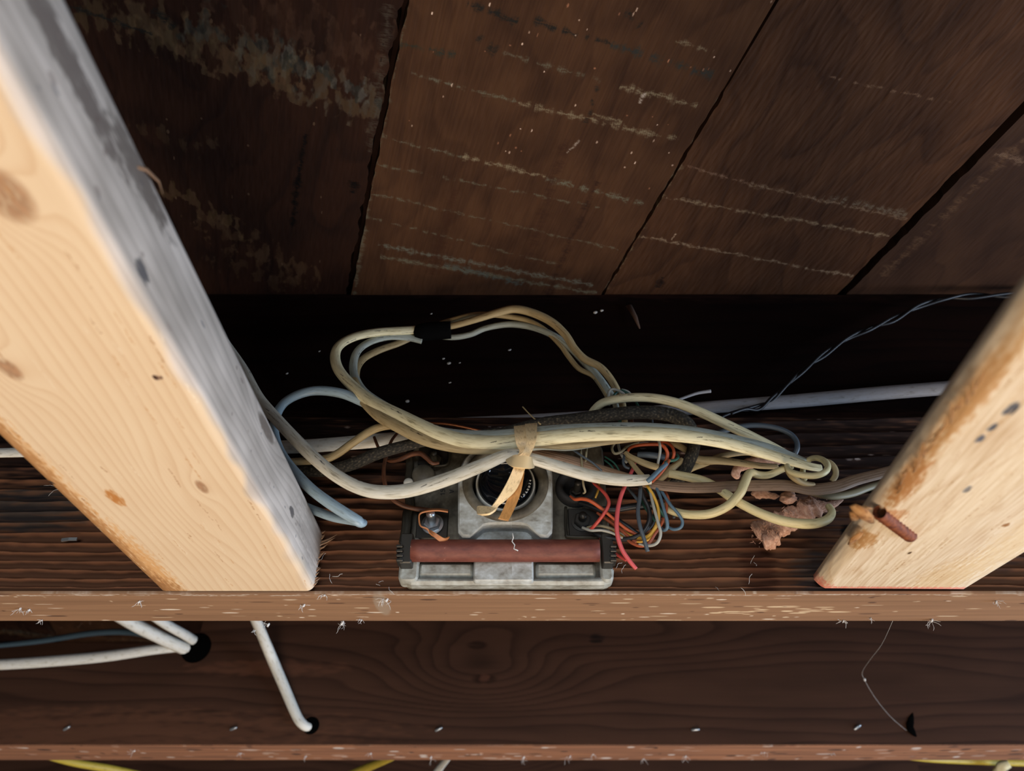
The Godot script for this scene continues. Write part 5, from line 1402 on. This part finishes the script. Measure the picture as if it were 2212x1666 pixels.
	var i2 := base("insulation_scrap", Vector3.ZERO, "small pink insulation scrap tucked under the brown ribbed cord", "insulation", "pink insulation scraps")
	put(done(blob([dv(1700, 1062, 14), dv(1706, 1076, 14), dv(1712, 1088, 13)], [0.004, 0.0052, 0.0022], 0.5, 7, 0.7), M.insulation), "clump", i2)
	var i3 := base("insulation_scrap", Vector3.ZERO, "dim strip of pink insulation behind the crossing cream cable, left of the knot", "insulation", "pink insulation scraps")
	put(done(blob([dv(1590, 1035, 10), dv(1594, 1012, 10), dv(1620, 1000, 10), dv(1660, 994, 9), dv(1690, 1000, 8)], [0.0026, 0.0028, 0.0036, 0.0036, 0.001], 0.4, 8, 0.5), M.insulation), "clump", i3)
	var i4 := base("insulation_scrap", Vector3.ZERO, "ragged dark pink shred along the brown ribbed cord's underside", "insulation", "pink insulation scraps")
	put(done(blob([dv(1622, 1066, 8), dv(1650, 1070, 9), dv(1684, 1072, 9)], [0.002, 0.0032, 0.0016], 0.4, 10, 0.9), M.insulation), "clump", i4)
	# nail points and staples
	var zj := -0.866
	var gn := "nail tips poking through the second joist"
	for q in [[140, 1576, "bent bright nail tip near the left end of the second joist", -0.4], [500, 1576, "bright nail tip left of the hanging white cable's hole", -0.25], [943, 1578, "bright nail tip below the second joist's big knot", -0.35], [1497, 1577, "dull round nail tip low in the middle right of the second joist", 0.0], [1848, 1574, "broad shiny nail tip beside a dark hole low on the second joist's right", -0.5]]:
		var c := at(q[0], q[1], zj)
		var dir := Vector3(cos(q[3]), -sin(q[3]), 0.35).normalized()
		var o := put(done(sweep([c - dir * 0.004 - Vector3(0, 0, 0.002), c, c + dir * 0.005, c + dir * 0.007], [0.0014, 0.0016, 0.0014, 0.0006], 1.0, Vector3.BACK, 8), M.zinc), "nail", self)
		tag(o, q[2], "nail", gn)
	var sp := dv(150, 1166, 1.2)
	var stp := put(done(sweep([sp + Vector3(-0.0045, -0.0003, 0), sp + Vector3(0, 0, 0.0006), sp + Vector3(0.0045, 0.0003, 0)], [0.0009, 0.0009, 0.0009], 0.6, Vector3.BACK, 6, true), M.zinc), "staple", self)
	tag(stp, "shiny staple in the joist ridges at the far left", "staple")
	var h1 := at(672, 1568, zj)
	var hole := put(done(lathe(Vector3(h1.x, h1.y, zj), [[0.009, 0.0004], [0.0075, 0.0008], [0.0, 0.0006]], 20), M.hole_black), "drilled_hole", self)
	tag(hole, "dark hole the hanging white cable goes into", "hole")
	var h3 := at(424, 1400, zj)
	tag(put(done(lathe(Vector3(h3.x, h3.y, zj), [[0.017, 0.0004], [0.015, 0.0007], [0.0, 0.0006]], 24), M.hole_black), "drilled_hole", self), "dark hole at the notch's end where two thick pale cables go in", "hole")
	var h2 := at(1968, 1575, zj)
	var sh := put(done(blob([at(1972, 1540, zj), at(1966, 1572, zj + 0.001), at(1980, 1592, zj + 0.001)], [0.0012, 0.0042, 0.0016], 0.3, 21, 0.4), M.hole_black), "splinter_shard", self)
	tag(sh, "small black shard sticking out low at the right of the second joist", "shard")
	# lint and dust
	lint("dust_tufts", "white dusty lint clinging along the pale underside of the near joist", [[738, 1345, 14], [655, 1308, 10], [834, 1296, 12], [42, 1316, 10], [62, 1318, 8], [578, 1350, 12], [550, 1362, 6], [90, 1340, 6], [700, 1286, 8], [1820, 1342, 8], [2010, 1340, 14], [1880, 1336, 6], [2150, 1300, 10], [300, 1300, 7], [780, 1340, 7]], YB - 0.001, 17)
	lint("dust_tufts", "white dusty lint hanging along the underside of the second joist", [[290, 1622, 14], [520, 1628, 10], [660, 1634, 12], [800, 1628, 12], [930, 1636, 14], [1130, 1636, 18], [1230, 1634, 16], [1280, 1630, 10], [1480, 1634, 14], [1390, 1640, 12], [1650, 1626, 12], [1800, 1628, 8]], YB - 0.001, 19)
	var jl := base("lint_strands", Vector3.ZERO, "loose grey lint strands caught on the ridged joist", "lint")
	jl.set_meta("kind", "stuff")
	for q in [[812, 1262], [828, 1256], [840, 1268], [700, 1175], [704, 1195], [712, 1240], [740, 1240], [118, 1050], [126, 1058], [1630, 1200], [1628, 1215], [1625, 1240], [1545, 1268], [1600, 1270], [1352, 1220], [1344, 1216], [770, 1116], [730, 1122]]:
		strand(dv(q[0], q[1], 2.5), 0.004, jl)
	# spider thread before the second joist
	var th := []
	var tr := []
	for q in [[1930, 1338, 463], [1905, 1392, 600], [1880, 1425, 690], [1863, 1452, 750], [1868, 1470, 760], [1892, 1510, 800], [1925, 1550, 840], [1960, 1580, 867]]:
		th.append(at(q[0], q[1], -0.001 * q[2]))
		tr.append(0.00010)
	var sd := base("spider_thread", Vector3.ZERO, "fine pale spider thread with a white speck hanging before the second joist at the right", "thread")
	put(done(sweep(spline(th, 4), spline(tr, 4), 1.0, Vector3.BACK, 5), M.fluff), "thread", sd)
	put(done(blob([at(1867, 1466, -0.76), at(1869, 1472, -0.76)], [0.001, 0.001], 1.0, 23, 0.3), M.fluff), "speck", sd)
	var sk := base("plaster_specks", Vector3.ZERO, "tiny white plaster specks scattered on the dark upper face of the near joist", "plaster")
	sk.set_meta("kind", "stuff")
	for q in [[958, 776, 4], [970, 786, 6], [993, 785, 3], [1101, 757, 5], [972, 828, 4], [880, 868, 6], [932, 679, 3], [1286, 676, 6], [1300, 672, 5], [620, 808, 4], [690, 760, 3]]:
		put(done(blob([dv(q[0] - q[2] * 0.7, q[1], -14.6), dv(q[0] + q[2] * 0.7, q[1] - 2, -14.6)], [q[2] * 0.00016, q[2] * 0.00015], 0.5, int(q[0]), 0.6), M.fluff), "speck", sk)
	# small sliver on the boards and the dark joist
	var pl := base("wood_sliver", Vector3.ZERO, "pale sliver of wood stuck to the dark joist under the boards right of centre", "sliver")
	put(done(sweep([dv(1358, 660, -13), dv(1372, 685, -12), dv(1382, 710, -11)], [0.0026, 0.0018, 0.0005], 0.3, Vector3.BACK, 6), mat("dark_chip", rgb8(96, 72, 58), 0.8)), "sliver", pl)

func lint(called: String, label: String, list: Array, y: float, sd: int) -> void:
	var o := Node3D.new()
	o.name = numbered(called)
	add_child(o)
	tag(o, label, "dust")
	o.set_meta("kind", "stuff")
	rng.seed = sd
	for k in list.size():
		var q: Array = list[k]
		var c := on_y(q[0], q[1], y)
		var size: float = q[2] * 0.00022
		for j in 7:
			var p := c + Vector3(rng.randf() - 0.5, 0, rng.randf() - 0.5) * size * 1.6
			strand(p, size * (0.8 + rng.randf()), o)
		put(done(blob([c, c + Vector3(size * 0.4, -size * 0.2, 0)], [size * 0.5, size * 0.4], 0.8, sd + k, 0.9), M.fluff), "tuft", o)

func strand(p: Vector3, size: float, parent: Node3D) -> void:
	var pts := [p]
	var v := Vector3(rng.randf() - 0.5, -rng.randf() * 0.6, rng.randf() * 0.5).normalized()
	for i in 5:
		v = (v + Vector3(rng.randf() - 0.5, rng.randf() - 0.6, rng.randf() - 0.5) * 1.1).normalized()
		pts.append(pts[-1] + v * size * 0.35)
	var rad := []
	for i in 6:
		rad.append(0.00011 if i < 5 else 0.00004)
	put(done(sweep(spline(pts, 3), spline(rad, 3), 1.0, Vector3.BACK, 4), M.fluff), "fibre", parent)

# lumpy, torn-edged mass round a line
func blob(pts: Array, rad: Array, ratio: float, sd: int, rough: float) -> SurfaceTool:
	var n := FastNoiseLite.new()
	n.seed = sd
	n.frequency = 150.0
	n.fractal_octaves = 3
	var p := spline(pts, 8)
	var r := spline(rad, 8)
	# rounded ends
	var cnt := p.size()
	for i in 3:
		r[i] *= [0.25, 0.65, 0.9][i]
		r[cnt - 1 - i] *= [0.25, 0.65, 0.9][i]
	var st := new_st(true)
	var rings := []
	for i in cnt:
		var t: Vector3 = (p[min(i + 1, cnt - 1)] - p[max(i - 1, 0)]).normalized()
		var side := t.cross(Vector3.BACK).normalized()
		var nn := side.cross(t)
		var ring := []
		for k in 20:
			var a := TAU * k / 20.0
			var q: Vector3 = p[i] + side * (cos(a) * r[i]) + nn * (sin(a) * r[i] * ratio)
			var w := n.get_noise_3dv(q) + 0.3 * n.get_noise_3dv(q * 3.1)
			ring.append(p[i] + (q - p[i]) * (1.0 + rough * w * 0.8))
		rings.append(ring)
	for i in cnt - 1:
		for k in 20:
			var k2 := (k + 1) % 20
			quad(st, rings[i][k], rings[i][k2], rings[i + 1][k2], rings[i + 1][k], Vector2(i * 0.08, k / 20.0), Vector2(i * 0.08, (k + 1) / 20.0), Vector2(i * 0.08 + 0.08, (k + 1) / 20.0), Vector2(i * 0.08 + 0.08, k / 20.0))
	for e in 2:
		var ring: Array = rings[0] if e == 0 else rings[-1]
		var c: Vector3 = p[0] if e == 0 else p[-1]
		for k in 20:
			if e == 0:
				tri(st, c, ring[(k + 1) % 20], ring[k])
			else:
				tri(st, c, ring[k], ring[(k + 1) % 20])
	return st
